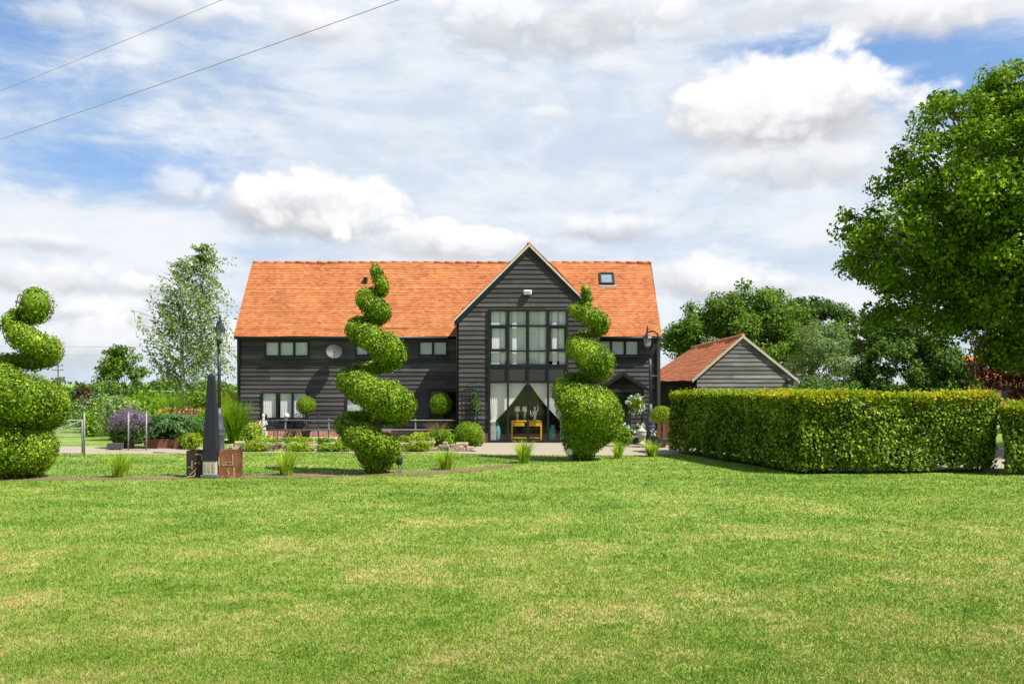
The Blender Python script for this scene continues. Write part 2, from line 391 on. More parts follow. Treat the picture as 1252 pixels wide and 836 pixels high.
M = dict(
    lawn=grassmat('lawn', False), blades=grassmat('grass blades', True),
    box=foliage('clipped box leaves', (0.032, 0.078, 0.006), (0.155, 0.262, 0.012), (0.40, 0.52, 0.038), 0.22, 0.5, spec=0.15),
    hedge=foliage('hornbeam leaves', (0.022, 0.060, 0.006), (0.135, 0.225, 0.013), (0.42, 0.50, 0.040), 0.22, 0.5, spec=0.15),
    young=foliage('young hedge leaves', (0.10, 0.21, 0.010), (0.29, 0.42, 0.018), (0.62, 0.42, 0.03), 0.35, 0.5, patch=1.0, pscale=0.9, spec=0.15),
    oak=foliage('oak leaves', (0.036, 0.085, 0.004), (0.115, 0.225, 0.008), (0.31, 0.47, 0.020), 0.38, 0.5, spec=0.12),
    maple=foliage('field tree leaves', (0.038, 0.090, 0.010), (0.105, 0.200, 0.018), (0.22, 0.33, 0.042), 0.3, spec=0.12),
    dark=foliage('dark tree leaves', (0.026, 0.065, 0.010), (0.072, 0.145, 0.020), (0.160, 0.250, 0.042), 0.25, spec=0.12),
    willow=foliage('willow leaves', (0.090, 0.160, 0.055), (0.175, 0.270, 0.095), (0.30, 0.40, 0.17), 0.3, spec=0.12),
    birch=foliage('birch leaves', (0.10, 0.165, 0.045), (0.22, 0.315, 0.10), (0.44, 0.53, 0.27), 0.35, spec=0.2),
    shrub=foliage('bright shrub leaves', (0.060, 0.145, 0.008), (0.165, 0.310, 0.016), (0.32, 0.47, 0.035), 0.38, spec=0.15),
    shrub2=foliage('deep shrub leaves', (0.030, 0.085, 0.015), (0.080, 0.175, 0.030), (0.165, 0.280, 0.055), 0.3, spec=0.15),
    juniper=foliage('juniper', (0.030, 0.085, 0.030), (0.085, 0.190, 0.060), (0.20, 0.34, 0.11), 0.2, spec=0.15),
    lime=foliage('lime perennials', (0.11, 0.21, 0.010), (0.26, 0.38, 0.018), (0.46, 0.54, 0.05), 0.42, spec=0.15),
    lav=foliage('lavender', (0.085, 0.075, 0.085), (0.17, 0.13, 0.17), (0.29, 0.20, 0.28), 0.2, tint=(1.1, 0.9, 1.1)),
    copper=foliage('copper leaves', (0.035, 0.014, 0.012), (0.075, 0.026, 0.018), (0.16, 0.05, 0.03), 0.3, tint=(1.4, .6, .5)),
    pink=foliage('pink petals', (0.45, 0.10, 0.16), (0.62, 0.20, 0.26), (0.70, 0.38, 0.42), 0.3, tint=(1, 1, 1)),
    orange=foliage('orange petals', (0.55, 0.13, 0.05), (0.68, 0.24, 0.10), (0.75, 0.42, 0.22), 0.3, tint=(1, 1, 1)),
    white=foliage('white petals', (0.55, 0.56, 0.48), (0.7, 0.7, 0.64), (0.8, 0.8, 0.78), 0.3, tint=(1, 1, 1)),
    iris=foliage('iris blades', (0.12, 0.26, 0.012), (0.30, 0.46, 0.025), (0.58, 0.64, 0.12), 0.45, spec=0.15),
    pampas=foliage('bronze grass', (0.12, 0.10, 0.03), (0.28, 0.20, 0.08), (0.48, 0.36, 0.18), 0.35, tint=(1.1, 1, .8)),
    bark=plain('bark', (0.10, 0.075, 0.055), 0.9, 0.35, 6, bmp=0.6), birchbark=plain('birch bark', (0.62, 0.60, 0.55), 0.8, 0.25, 9, bmp=0.3),
    wood=boards('black weatherboard', (0.030, 0.029, 0.029), (0.072, 0.068, 0.068), (0.165, 0.155, 0.148)),
    greywood=boards('grey weatherboard', (0.085, 0.083, 0.083), (0.20, 0.195, 0.19), (0.40, 0.39, 0.37)),
    panel=plain('dark panel', (0.040, 0.040, 0.043), 0.5, 0.1, 3), frame=plain('black frame', (0.012, 0.015, 0.015), 0.45, 0.15, 6),
    roof=tiles('clay tiles', ((0.19, 0.062, 0.032), (0.39, 0.132, 0.052), (0.49, 0.178, 0.068), (0.59, 0.27, 0.11))),
    oldroof=tiles('old clay tiles', ((0.24, 0.070, 0.032), (0.43, 0.130, 0.055), (0.54, 0.18, 0.07), (0.62, 0.27, 0.12)), lichen=(0.30, 0.13, 0.05)),
    darkroof=tiles('dark tiles', ((0.02, 0.02, 0.022), (0.03, 0.03, 0.032), (0.04, 0.04, 0.042), (0.06, 0.06, 0.06)), amount=0.0),
    ridge=plain('ridge clay', (0.46, 0.165, 0.072), 0.8, 0.15, 2), barge=plain('pale bargeboard', (0.62, 0.56, 0.44), 0.7, 0.12, 5),
    brick=brickmat('red brick', (0.40, 0.15, 0.085), (0.52, 0.24, 0.14), (0.45, 0.40, 0.34)),
    stone=plain('pale rubble stone', (0.33, 0.26, 0.19), 0.9, 0.42, 5, bmp=0.5), gravel=plain('gravel', (0.32, 0.28, 0.21), 0.95, 0.25, 26, bmp=0.6),
    soil=plain('bark soil', (0.17, 0.125, 0.07), 0.95, 0.4, 18, bmp=0.7), paving=plain('paving', (0.42, 0.38, 0.33), 0.85, 0.15, 4),
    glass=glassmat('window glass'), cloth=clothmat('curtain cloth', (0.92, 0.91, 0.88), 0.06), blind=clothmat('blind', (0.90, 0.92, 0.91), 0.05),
    room=plain('room plaster', (0.22, 0.19, 0.16), 0.9, 0.05, 2), metal=plain('galvanised metal', (0.24, 0.245, 0.25), 0.55, 0.15, 12, metal=0.2),
    iron=plain('black iron', (0.022, 0.024, 0.030), 0.4, 0.2, 10), lampblue=plain('dark blue iron', (0.055, 0.060, 0.085), 0.4, 0.2, 10),
    obelisk=plain('dark slate', (0.016, 0.017, 0.026), 0.5, 0.2, 5), rust=plain('rusted steel', (0.18, 0.066, 0.028), 0.85, 0.45, 7, bmp=0.3),
    rustdark=plain('dark rusted steel', (0.030, 0.018, 0.014), 0.85, 0.45, 7, bmp=0.3), pale=plain('pale stone', (0.42, 0.40, 0.33), 0.8, 0.12, 10),
    shade=plain('dark rough timber', (0.030, 0.026, 0.023), 1.0, 0.3, 5, spec=0.0),  # outbuilding side wall: its shade is put into the timber colour
    skyblind=plain('grey blue blind', (0.26, 0.32, 0.37), 0.7, 0.1, 6),  # sky mirrored in the skylight, put into a flat colour
    tan=plain('tan gap', (0.42, 0.34, 0.23), 0.85, 0.3, 12), figure=plain('weathered figure', (0.50, 0.47, 0.41), 0.8, 0.2, 12),
    bronze=plain('verdigris base', (0.07, 0.10, 0.085), 0.7, 0.3, 9), whiteplastic=plain('white plastic', (0.78, 0.78, 0.76), 0.4, 0.04, 4),
    dish=plain('grey dish', (0.075, 0.075, 0.08), 0.55, 0.12, 5), ochre=plain('orange lacquer', (0.85, 0.42, 0.03), 0.4, 0.12, 5),
    teal=plain('teal glaze', (0.12, 0.30, 0.32), 0.3, 0.2, 6), cor=plain('corten', (0.17, 0.065, 0.035), 0.85, 0.3, 6),
    lampglass=plain('lamp glass', (0.34, 0.36, 0.36), 0.15, 0.05, 4), cable=plain('cable', (0.36, 0.36, 0.37), 0.6, 0.1, 4),
)

# ------------------------------------------------------------------ setting: ground, path, bed
g = MB(); g.add([(-900, -200, 0), (900, -200, 0), (900, 2200, 0), (-900, 2200, 0)], [(0, 1, 2, 3)])
tag(g.build('ground', M['lawn']), kind='structure')
def wavy(pts, step=0.4, amp=0.05):
    out = []
    for i in range(len(pts)):
        a = np.array(pts[i]); b = np.array(pts[(i + 1) % len(pts)]); n = max(1, int(np.linalg.norm(b - a) / step))
        for k in range(n): out.append(tuple(a + (b - a) * k / n + (rng.normal(size=2) * amp if k else 0)))
    return out
def sheet(name, pts, z, mat, **kw):
    from mathutils.geometry import tessellate_polygon
    p3 = [Vector((x, y, z)) for x, y in pts]; m = MB()
    m.add(p3, [t if (p3[t[1]] - p3[t[0]]).cross(p3[t[2]] - p3[t[0]]).z > 0 else t[::-1] for t in tessellate_polygon([p3])], 0.5)
    return tag(m.build(name, mat), kind='structure')
PATH = [(-24, 27.7), (-10, 27.7), (-8.5, 28.3), (-4, 28.4), (-1.8, 28.2), (-.8, 27.6), (1.0, 27.3), (3.5, 27.2), (5.3, 27.6), (7.5, 29.5), (7.6, 33.0), (-1.2, 33.0), (-1.3, 28.9), (-9.3, 28.8), (-10.0, 30.8), (-24, 31.2)]
sheet('gravel_path', wavy(PATH, 0.5, 0.04), 0.008, M['gravel'])
sheet('side_path', wavy([(10.6, 22.9), (16, 22.4), (18, 30), (11, 30)], 0.5, 0.05), 0.008, M['gravel'])
BED = [(-17, 20.1), (-11, 20.2), (-7, 20.7), (-4.2, 21.0), (-2.0, 21.6), (-0.7, 22.6), (0.2, 24.4), (-0.1, 24.5), (-1.0, 23.3), (-2.3, 22.5), (-4.4, 22.0), (-7, 21.5), (-11, 21.0), (-17, 20.9)]
sheet('bed', wavy(BED, 0.25, 0.05), 0.006, M['soil'])
sheet('planting_border', wavy([(-9.2, 29.3), (-1.5, 29.3), (-1.4, 33.0), (-9.4, 33.0)], 0.5, 0.05), 0.05, M['soil'])
sheet('terrace', [(-10.9, 33.15), (-2.05, 33.15), (-2.05, 35.55), (-10.9, 35.55)], 0.06, M['paving'])

# ------------------------------------------------------------------ house
GY, WY = 33.1, 35.6                                   # gable front, main front
HX0, HX1 = -10.8, 5.80
house = thing('barn_house', 'long black weatherboarded barn house with orange clay tiled roof and tall glazed gable', 'house', (-2.5, 37.0, 0))
def board_wall(mb, O, U, N, z0, z1, sl, sr, holes=(), pitch=0.168, lap=0.028):
    O = np.array(O, float); U = np.array(U, float); N = np.array(N, float)
    rows = []; z = z0
    while z < z1 - 1e-6: rows.append((z, min(z + pitch, z1))); z += pitch
    for (a, b) in rows:
        cuts = sorted({a, b, *[q for h in holes for q in (h[2], h[3]) if a < q < b]})
        L0, R0 = min(sl(a), sl(b)), max(sr(a), sr(b)); joints = []; s = L0 + random.uniform(0.6, 4.5)
        while s < R0 - 0.4: joints.append(s); s += random.uniform(2.6, 4.8)
        rr = [random.random() for _ in range(len(joints) + 1)]
        for c0, c1 in zip(cuts, cuts[1:]):
            mid = (c0 + c1) / 2; iv = [(None, None)]
            segs = [(-1e9, 1e9)]
            for h in holes:
                if h[2] < mid < h[3]:
                    segs = [q for (p0, p1) in segs for q in ((p0, min(p1, h[0])), (max(p0, h[1]), p1)) if q[1] - q[0] > 1e-4]
            edges = [-1e9] + joints + [1e9]
            for p0, p1 in segs:
                for k in range(len(edges) - 1):
                    q0, q1 = max(p0, edges[k]), min(p1, edges[k + 1])
                    if q1 - q0 < 1e-4: continue
                    b0, b1 = max(q0, sl(c0)), min(q1, sr(c0)); t0, t1 = max(q0, sl(c1)), min(q1, sr(c1))
                    if b1 - b0 < 0.002 and t1 - t0 < 0.002: continue
                    if b1 < b0 or t1 < t0:
                        if b1 < b0: continue
                        t0 = t1 = (t0 + t1) / 2
                    ob = lap * (1 - (c0 - a) / pitch) + 0.004; ot = lap * (1 - (c1 - a) / pitch) + 0.004
                    P = lambda s, zz, o: O + U * s + N * o + np.array((0, 0, zz))
                    vs = [P(b0, c0, ob), P(b1, c0, ob), P(t1, c1, ot), P(t0, c1, ot), P(b0, c0, 0), P(b1, c0, 0)]
                    mb.add(vs, [(0, 1, 2, 3), (4, 5, 1, 0)], rr[k])

# openings: (x0, x1, z0, z1)
def win_px(x0, x1, y0, y1, d=WY): return (wx(x0, d), wx(x1, d), hgt(y1, d), hgt(y0, d))
WINS = [  # px box, lights, blind kind
    (win_px(324, 378, 417, 436), 3, 'blind'), (win_px(435, 466, 417, 435), 2, 'blind'), (win_px(512, 547, 417, 435), 2, 'blind'),
    (win_px(730, 781, 416, 435), 3, 'blind'), (win_px(320, 377, 479, 512), 3, 'drape'), (win_px(423, 468, 486, 504), 2, 'blind')]
DOOR = (wx(524, WY), wx(560, WY), 0.1, 1.95)
mainholes = [w[0] for w in WINS] + [DOOR]
w = MB()
EZ = 4.27
board_wall(w, (0, WY, 0), (1, 0, 0), (0, -1, 0), 0.30, EZ + .1, lambda z: HX0, lambda z: HX1, mainholes)
DB = 2.4; RY = WY + DB; RZ = 7.25
def gl_(z): return 0.0 if z < EZ else (z - EZ) / (RZ - EZ) * DB
board_wall(w, (HX0, WY + 2 * DB, 0), (0, -1, 0), (-1, 0, 0), 0.30, RZ, gl_, lambda z: 2 * DB - gl_(z))
board_wall(w, (HX1, WY, 0), (0, 1, 0), (1, 0, 0), 0.30, RZ, gl_, lambda z: 2 * DB - gl_(z))
board_wall(w, (HX1, WY + 2 * DB, 0), (-1, 0, 0), (0, 1, 0), 0.30, EZ + .1, lambda z: 0, lambda z: HX1 - HX0)
w.build('wall', M['wood'], house)
for x in (HX0, HX1):
    corner = MB(); corner.box((x, WY - 0.02, (EZ + .3) / 2), (0.12, 0.11, EZ - .3)); corner.build('corner_board', M['wood'], house)
for a, b in ((HX0, DOOR[0]), (DOOR[1], HX1)):
    pl = MB(); pl.box(((a + b) / 2, WY + 0.0, 0.15), (b - a, 0.10, 0.30)); pl.build('brick_plinth', M['brick'], house)
for x in (HX0, HX1):
    pl = MB(); pl.box((x, WY + DB + .06, 0.15), (0.1, 2 * DB - 0.02, 0.30)); pl.build('brick_plinth', M['brick'], house)

# gable wing
GX0, GX1, GA = -1.96, 3.22, 0.63; GEZ, GAZ = 4.63, 7.22
def gsl(z): return GX0 if z <= GEZ else GX0 + (z - GEZ) / (GAZ - GEZ) * (GA - GX0)
def gsr(z): return GX1 if z <= GEZ else GX1 - (z - GEZ) / (GAZ - GEZ) * (GX1 - GA)
OP = (-0.88, 2.06, 0.0, 4.90)
gw = MB()
board_wall(gw, (0, GY, 0), (1, 0, 0), (0, -1, 0), 0.36, GAZ, gsl, gsr, [OP], pitch=0.172)
board_wall(gw, (GX0, WY, 0), (0, -1, 0), (-1, 0, 0), 0.36, GEZ, lambda z: 0, lambda z: WY - GY, pitch=0.172)
board_wall(gw, (GX1, GY, 0), (0, 1, 0), (1, 0, 0), 0.36, GEZ, lambda z: 0, lambda z: WY - GY, pitch=0.172)
gw.build('gable_wall', M['wood'], house)
for a, b in ((GX0 - .03, OP[0]), (OP[1], GX1 + .03)): gp = MB(); gp.box(((a + b) / 2, GY + 0.03, 0.18), (b - a, 0.12, 0.36)); gp.build('brick_plinth', M['brick'], house)
for x in (GX0, GX1):
    gp = MB(); gp.box((x, (GY + WY) / 2 + .05, 0.18), (0.1, WY - GY - 0.08, 0.36)); gp.build('brick_plinth', M['brick'], house)

def roof_plane(mb, e0, e1, r0, r1, row=0.10, th=0.05, sag=0.022, step=0.010, u0=0.0):
    """tiled slope from eave edge e0-e1 up to ridge r0-r1 in stepped courses with slight unevenness"""
    e0, e1, r0, r1 = (np.array(p, float) for p in (e0, e1, r0, r1))
    n = np.cross(e1 - e0, r0 - e0); n /= np.linalg.norm(n)
    if n[2] < 0: n = -n
    H = np.linalg.norm((r0 + r1 - e0 - e1) / 2); nr = int(H / row); nc = max(2, int(np.linalg.norm(e1 - e0) / 0.6))
    ph = rng.uniform(0, 6, 6)
    def off(u, v): return sag * (math.sin(u * .9 + ph[0]) * math.sin(v * 1.1 + ph[1]) + .6 * math.sin(u * 2.3 + ph[2] + v * .7) + .35 * math.sin(u * 5.1 + ph[3]) * math.sin(v * 4 + ph[4]))
    Wd = np.linalg.norm(e1 - e0)
    for i in range(nr):
        f0, f1 = i / nr, (i + 1) / nr; vs = []; fs = []; uv = []
        jit = random.uniform(-.004, .004)
        for j in range(nc + 1):
            t = j / nc; a = e0 + (e1 - e0) * t; b = r0 + (r1 - r0) * t
            lo = a + (b - a) * f0; hi = a + (b - a) * f1; u = t * Wd
            vs += [lo + n * (th + step + off(u, f0 * H) + jit), hi + n * (th + off(u, f1 * H) + jit), lo + n * (th - 0.012 + off(u, f0 * H))]
        for j in range(nc):
            k = 3 * j; u, v = u0 + j / nc * Wd, f0 * nr * row; du = Wd / nc
            fs += [(k, k + 3, k + 4, k + 1), (k + 2, k + 5, k + 3, k)]
            uv += [[(u, v), (u + du, v), (u + du, v + row), (u, v + row)], [(u, v), (u + du, v), (u + du, v + .01), (u, v + .01)]]
        mb.add(vs, fs, None, uvs=uv)
    mb.add([e0, e1, r1, r0], [(0, 1, 2, 3)], uvs=[[(0, 0.05)] * 4])                      # underside
    mb.add([e0, r0, r0 + n * (th + .01), e0 + n * (th + .01)], [(0, 1, 2, 3)], uvs=[[(0, .05)] * 4])
    mb.add([e1, r1, r1 + n * (th + .01), e1 + n * (th + .01)], [(0, 1, 2, 3)], uvs=[[(0, .05)] * 4])
RX0, RX1 = -10.93, 5.88
EY, EEZ = WY - 0.27, 3.99
rf = MB()
roof_plane(rf, (RX0, EY, EEZ), (RX1, EY, EEZ), (RX0 - .02, RY, RZ), (RX1 - .02, RY, RZ))
roof_plane(rf, (RX0, 2 * RY - EY, EEZ), (RX1, 2 * RY - EY, EEZ), (RX0, RY, RZ), (RX1, RY, RZ))
roof = rf.build('roof', M['roof'], house)
rt = MB(); x = RX0
while x < RX1 - 0.1:
    L = min(0.45, RX1 - x); dz = random.uniform(-.003, .003)
    rt.tube([(x, RY, RZ + 0.015 + dz), (x + L - .006, RY, RZ + 0.015 + dz)], [0.078, 0.080], 10); x += L
rt.build('ridge_tiles', M['ridge'], roof)
# gable roof, ridge running back into the main roof
gr = MB(); GF = GY - 0.08; GB = RY + 0.1
k = 1.0 / math.hypot(GA - GX0, GAZ - GEZ)
ov = 0.20                                              # eaves carried past the wall
sl_ = (GAZ - GEZ) / (GA - GX0)
roof_plane(gr, (GX0 - ov, GF, GEZ - ov * sl_ + .03), (GX0 - ov, GB, GEZ - ov * sl_ + .03), (GA, GF, GAZ + .03), (GA, GB, GAZ + .03), u0=3)
roof_plane(gr, (GX1 + ov, GF, GEZ - ov * sl_ + .03), (GX1 + ov, GB, GEZ - ov * sl_ + .03), (GA, GF, GAZ + .03), (GA, GB, GAZ + .03), u0=9)
groof = gr.build('gable_roof', M['roof'], house)
rt = MB(); y = GF - .01
while y < RY - .1:
    L = min(0.45, RY - y); rt.tube([(GA, y, GAZ + .07), (GA, y + L - .012, GAZ + .07)], [0.09, 0.095], 10); y += L
rt.build('ridge_tiles', M['ridge'], groof)
for sgn, X0 in ((-1, GX0 - ov), (1, GX1 + ov)):
    b = MB(); zl = GEZ - ov * sl_ + 0.0
    b.slab([(X0, GF - .03, zl - .015), (GA, GF - .03, GAZ - .015), (GA, GF - .03, GAZ + .07), (X0, GF - .03, zl + .07)], (0, 1, 0), 0.035)
    b.build('bargeboard', M['barge'], groof)
bm_ = MB()
for sgn, X0 in ((-1, GX0 - ov), (1, GX1 + ov)):
    zl = GEZ - ov * sl_
    bm_.slab([(X0 + .04, GF + .01, zl - .17), (GA, GF + .01, GAZ - .17), (GA, GF + .01, GAZ - .035), (X0 + .04, GF + .01, zl - .035)], (0, 1, 0), 0.10)
bm_.build('barge_soffit', M['frame'], groof)

# gutters and downpipes
for a, b in ((RX0 + .05, GX0 - .1), (GX1 + .1, RX1 - .05)):
    gt = MB(); gt.tube([(a, EY - .05, EEZ - .03), (b, EY - .05, EEZ - .03)], 0.055, 8); gt.build('gutter', M['frame'], house)
for a, b in ((HX0, GX0), (GX1, HX1)):
    fb = MB(); fb.box(((a + b) / 2, WY - .06, EZ - .14), (b - a - .02, .06, .16)); fb.build('eaves_fascia', M['frame'], house)
for x in (HX1 - .12, HX0 + .04):
    d = MB(); d.tube([(x, EY - .02, EEZ - .07), (x, EY + .02, EEZ - .2), (x, WY - .07, EEZ - .42), (x, WY - .07, 0.02)], 0.04, 8)
    d.build('downpipe', M['frame'], house)
for x in (GX0 - .06,):
    d = MB(); d.tube([(x, GY + .12, GEZ - .2), (x, GY + .12, 0.02)], 0.035, 8); d.build('downpipe', M['frame'], house)

def window(bx, n, y, kind, rows=None, parent=house):
    x0, x1, z0, z1 = bx; f = MB(); t = 0.055; dp = 0.07
    for x in (x0 + t / 2, x1 - t / 2): f.box((x, y, (z0 + z1) / 2), (t, dp, z1 - z0))
    for z in (z0 + t / 2, z1 - t / 2): f.box(((x0 + x1) / 2, y + .002, z), (x1 - x0 - 2 * t, dp - .004, t))
    for i in range(1, n):
        x = x0 + (x1 - x0) * i / n; f.box((x, y + .003, (z0 + z1) / 2), (0.085, dp - .006, z1 - z0 - 2 * t))
    fo = f.build('window', M['frame'], parent)
    p = MB(); p.add([(x0 + t, y - .012, z0 + t), (x1 - t, y - .012, z0 + t), (x1 - t, y - .012, z1 - t), (x0 + t, y - .012, z1 - t)], [(0, 1, 2, 3)]); p.build('pane', M['glass'], fo)
    s = MB(); s.box(((x0 + x1) / 2, y - .06, z0 - .03), (x1 - x0 + .1, .14, .045)); s.build('sill', M['frame'], fo)
    yb = y + 0.045
    for i in range(n):
        a = x0 + (x1 - x0) * i / n + .02; b_ = x0 + (x1 - x0) * (i + 1) / n - .02; c = MB()
        if kind == 'blind':  # pale slats stand in for sky reflected in the panes
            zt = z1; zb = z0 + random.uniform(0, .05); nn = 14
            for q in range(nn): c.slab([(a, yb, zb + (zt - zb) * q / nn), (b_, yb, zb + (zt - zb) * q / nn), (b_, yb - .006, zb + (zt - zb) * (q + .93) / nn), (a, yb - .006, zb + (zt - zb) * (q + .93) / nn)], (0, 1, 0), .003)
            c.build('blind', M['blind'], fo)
        else:
            lo = (a, a + (b_ - a) * .95) if i != 1 else (a + .1, b_ - .02)
            m = 24; vs = []
            for q in range(m + 1):
                xx = lo[0] + (lo[1] - lo[0]) * q / m; yy = yb + .02 + .010 * math.sin(q * 1.9)
                vs += [(xx, yy, z0 + .02), (xx, yy, z1)]
            c.add(vs, [(2 * q, 2 * q + 2, 2 * q + 3, 2 * q + 1) for q in range(m)], smooth=True); c.build('curtain', M['cloth'], fo)
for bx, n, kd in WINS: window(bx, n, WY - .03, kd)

# back door beside the gable
d0, d1, dz0, dz1 = DOOR
d = MB()
for x in (d0 + .04, d1 - .04, (d0 + d1) / 2): d.box((x, WY - .01, (dz0 + dz1) / 2), (.08, .1, dz1 - dz0))
d.box(((d0 + d1) / 2, WY - .008, dz1 - .05), (d1 - d0 - .16, .09, .1)); d.box(((d0 + d1) / 2, WY - .008, dz0 + .12), (d1 - d0 - .16, .09, .24))
door = d.build('door', M['frame'], house)
p = MB(); p.add([(d0 + .08, WY, dz0 + .24), (d1 - .08, WY, dz0 + .24), (d1 - .08, WY, dz1 - .1), (d0 + .08, WY, dz1 - .1)], [(0, 1, 2, 3)]); p.build('pane', M['glass'], door)
h = MB(); h.tube([((d0 + d1) / 2 + .06, WY - .11, 1.0), ((d0 + d1) / 2 + .06, WY - .11, 1.14)], .012, 6); h.box(((d0 + d1) / 2 + .06, WY - .085, 1.07), (.02, .05, .03)); h.build('handle', M['metal'], door)

# gable glazing
gz = MB(); yg = GY - .035
xs = [-0.843, -0.15, 0.585, 1.325, 2.02]; zr = [0.06, 2.24, 2.85, 3.37, 4.29, 4.86]
for i, x in enumerate(xs): gz.box((x, yg, 2.45), (0.085 if i in (0, 4) else 0.075, .10, 4.9))
for i in range(4):
    a, b = xs[i] + .0425, xs[i + 1] - .0425
    for z, hh in ((.05, .10), (2.24, .08), (2.85, .08), (3.37, .06), (4.29, .075), (4.86, .08)): gz.box(((a + b) / 2, yg + .003, z), (b - a, .09, hh))
    for (za, zb) in ((3.40, 4.25),):                    # opening casements
        if i in (0, 3):
            for x in (a + .03, b - .03): gz.box((x, yg + .01, (za + zb) / 2), (.055, .07, zb - za))
            for z in (za + .025, zb - .025): gz.box(((a + b) / 2, yg + .012, z), (b - a - .12, .06, .05))
glz = gz.build('glazed_screen', M['frame'], house)
sp = MB()
for i in range(4): sp.box(((xs[i] + xs[i + 1]) / 2, yg + .02, 2.545), (xs[i + 1] - xs[i] - .08, .05, .53))
sp.build('spandrel_panel', M['panel'], glz)
for i in range(4):
    a, b = xs[i] + .04, xs[i + 1] - .04
    p = MB()
    for za, zb in ((.10, 2.2), (2.89, 3.34), (3.40, 4.25), (4.33, 4.82)):
        p.add([(a, yg - .015, za), (b, yg - .015, za), (b, yg - .015, zb), (a, yg - .015, zb)], [(0, 1, 2, 3)])
    p.build('pane', M['glass'], glz)
for x in (xs[2] - .09, xs[2] + .09):
    hd = MB(); hd.tube([(x, yg - .10, .95), (x, yg - .10, 1.2)], .012, 6); hd.box((x, yg - .085, 1.075), (.02, .05, .03)); hd.build('handle', M['metal'], glz)

# rooms behind the glass
rm = MB()
def room(x0, x1, y0, y1, z0, z1):
    rm.add([(x0, y0, z0), (x1, y0, z0), (x1, y1, z0), (x0, y1, z0), (x0, y0, z1), (x1, y0, z1), (x1, y1, z1), (x0, y1, z1)],
           [(0, 1, 2, 3), (4, 7, 6, 5), (3, 2, 6, 7), (0, 3, 7, 4), (1, 5, 6, 2)])
room(GX0 + .12, GX1 - .12, GY + .04, 37.9, .02, 2.40); room(GX0 + .12, GX1 - .12, GY + .04, 36.0, 2.70, 4.95)
room(HX0 + .15, GX0 - .1, WY + .1, WY + 4.5, .02, 2.4); room(HX0 + .15, GX0 - .1, WY + .1, WY + 4.5, 2.7, 4.1); room(GX1 + .1, HX1 - .15, WY + .1, WY + 4.5, 2.7, 4.1)
rm.build('interior', M['room'], house)

# upstairs curtains and slatted blinds behind the gable glass
for (pa, pb) in ((600.5, 611), (612, 617.5), (626.5, 632), (660, 666), (675.5, 681), (684, 691.5)):
    a, b = wx(pa, GY), wx(pb, GY); c = MB(); m = max(6, int((b - a) * 60)); vs = []
    for q in range(m + 1):
        xx = a + (b - a) * q / m; yy = GY + .05 + .007 * math.sin(q * 1.8); vs += [(xx, yy, 2.72), (xx, yy, 4.93)]
    c.add(vs, [(2 * q, 2 * q + 2, 2 * q + 3, 2 * q + 1) for q in range(m)], smooth=True); c.build('curtain', M['cloth'], glz)
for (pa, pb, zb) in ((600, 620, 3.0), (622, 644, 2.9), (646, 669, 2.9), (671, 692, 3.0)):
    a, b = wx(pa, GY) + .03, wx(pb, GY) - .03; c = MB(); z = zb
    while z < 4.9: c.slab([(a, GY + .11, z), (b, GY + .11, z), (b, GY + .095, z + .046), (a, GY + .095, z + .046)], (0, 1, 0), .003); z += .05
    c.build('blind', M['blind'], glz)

# tied-back curtains downstairs: two things hanging behind the doors
def swag(name, label, xo, xi, xt, sgn):
    c = MB(); m = 44; nzr = 30; ztop, ztie = 2.19, .78; vs = []; fs = []
    for j in range(nzr + 1):
        t = j / nzr; z = ztop + (0.05 - ztop) * t
        if z > ztie: e = ((ztop - z) / (ztop - ztie)); xin = xi + (xt - xi) * (e ** 0.9) * 1.0 + sgn * .10 * math.sin(e * math.pi)
        else: xin = xt + (xi - xt) * .03 * (ztie - z)
        for i in range(m + 1):
            u = i / m; xx = xo + (xin - xo) * u
            vs.append((xx, GY + .10 + .014 * math.sin(i * 1.75 + .4 * math.sin(z * 3)) * (1 if z < ztop else 1), z))
    for j in range(nzr):
        for i in range(m): q = j * (m + 1) + i; fs.append((q, q + 1, q + m + 2, q + m + 1))
    c.add(vs, fs, smooth=True)
    o = thing(name, label, 'curtain', (xo, GY + .10, .05), 'tied back curtains in the gable doorway'); c.build('cloth', M['cloth'], o)
    b = MB(); b.box(((xo + xt) / 2, GY + .10, ztie), (abs(xt - xo) + .03, .09, .06)); b.build('tieback', M['cloth'], o)
swag('curtain', 'white curtain drawn back to the left side of the glazed gable doors', xs[0] + .05, xs[2] - .03, xs[0] + .22, 1)
swag('curtain', 'white curtain drawn back to the right side of the glazed gable doors', xs[4] - .05, xs[2] + .03, xs[4] - .22, -1)

# skylight, vent, floodlight, dish
ny, nzz = -(RZ - EEZ), (RY - EY); ln = math.hypot(ny, nzz); rn = np.array((0, ny / ln, nzz / ln)); ru = np.array((0, nzz / ln, -ny / ln))
def roof_pt(px, py, off=0.0):
    # where the sight line of a photo pixel meets the front slope
    dv = np.array(((px - CX) / F, 1, (HY - py) / F)); o = np.array((0, 0, EYE)); P0 = np.array((0, EY, EEZ)) + rn * .06
    t = np.dot(P0 - o, rn) / np.dot(dv, rn); return o + dv * t + rn * off
c = roof_pt(742, 341); U = np.array((1, 0, 0)); s = MB(); hw, hh = .27, .30
def rect(mb, c, a, b, th, uu=ru, nn=rn): mb.slab([c - U * a - uu * b, c + U * a - uu * b, c + U * a + uu * b, c - U * a + uu * b], nn, th)
for q in (-1, 1):
    rect(s, c + U * q * hw, .035, hh + .03, .08); rect(s, c + ru * q * hh, hw - .036, .035, .075)
sk = s.build('skylight', M['frame'], house); s = MB(); rect(s, c + rn * .045, hw - .03, hh - .03, .006); s.build('pane', M['glass'], sk)
s = MB(); rect(s, c + rn * .02, hw - .03, hh - .03, .004); s.build('blind', M['skyblind'], sk)  # sheet under the glass, coloured to imitate the reflected sky
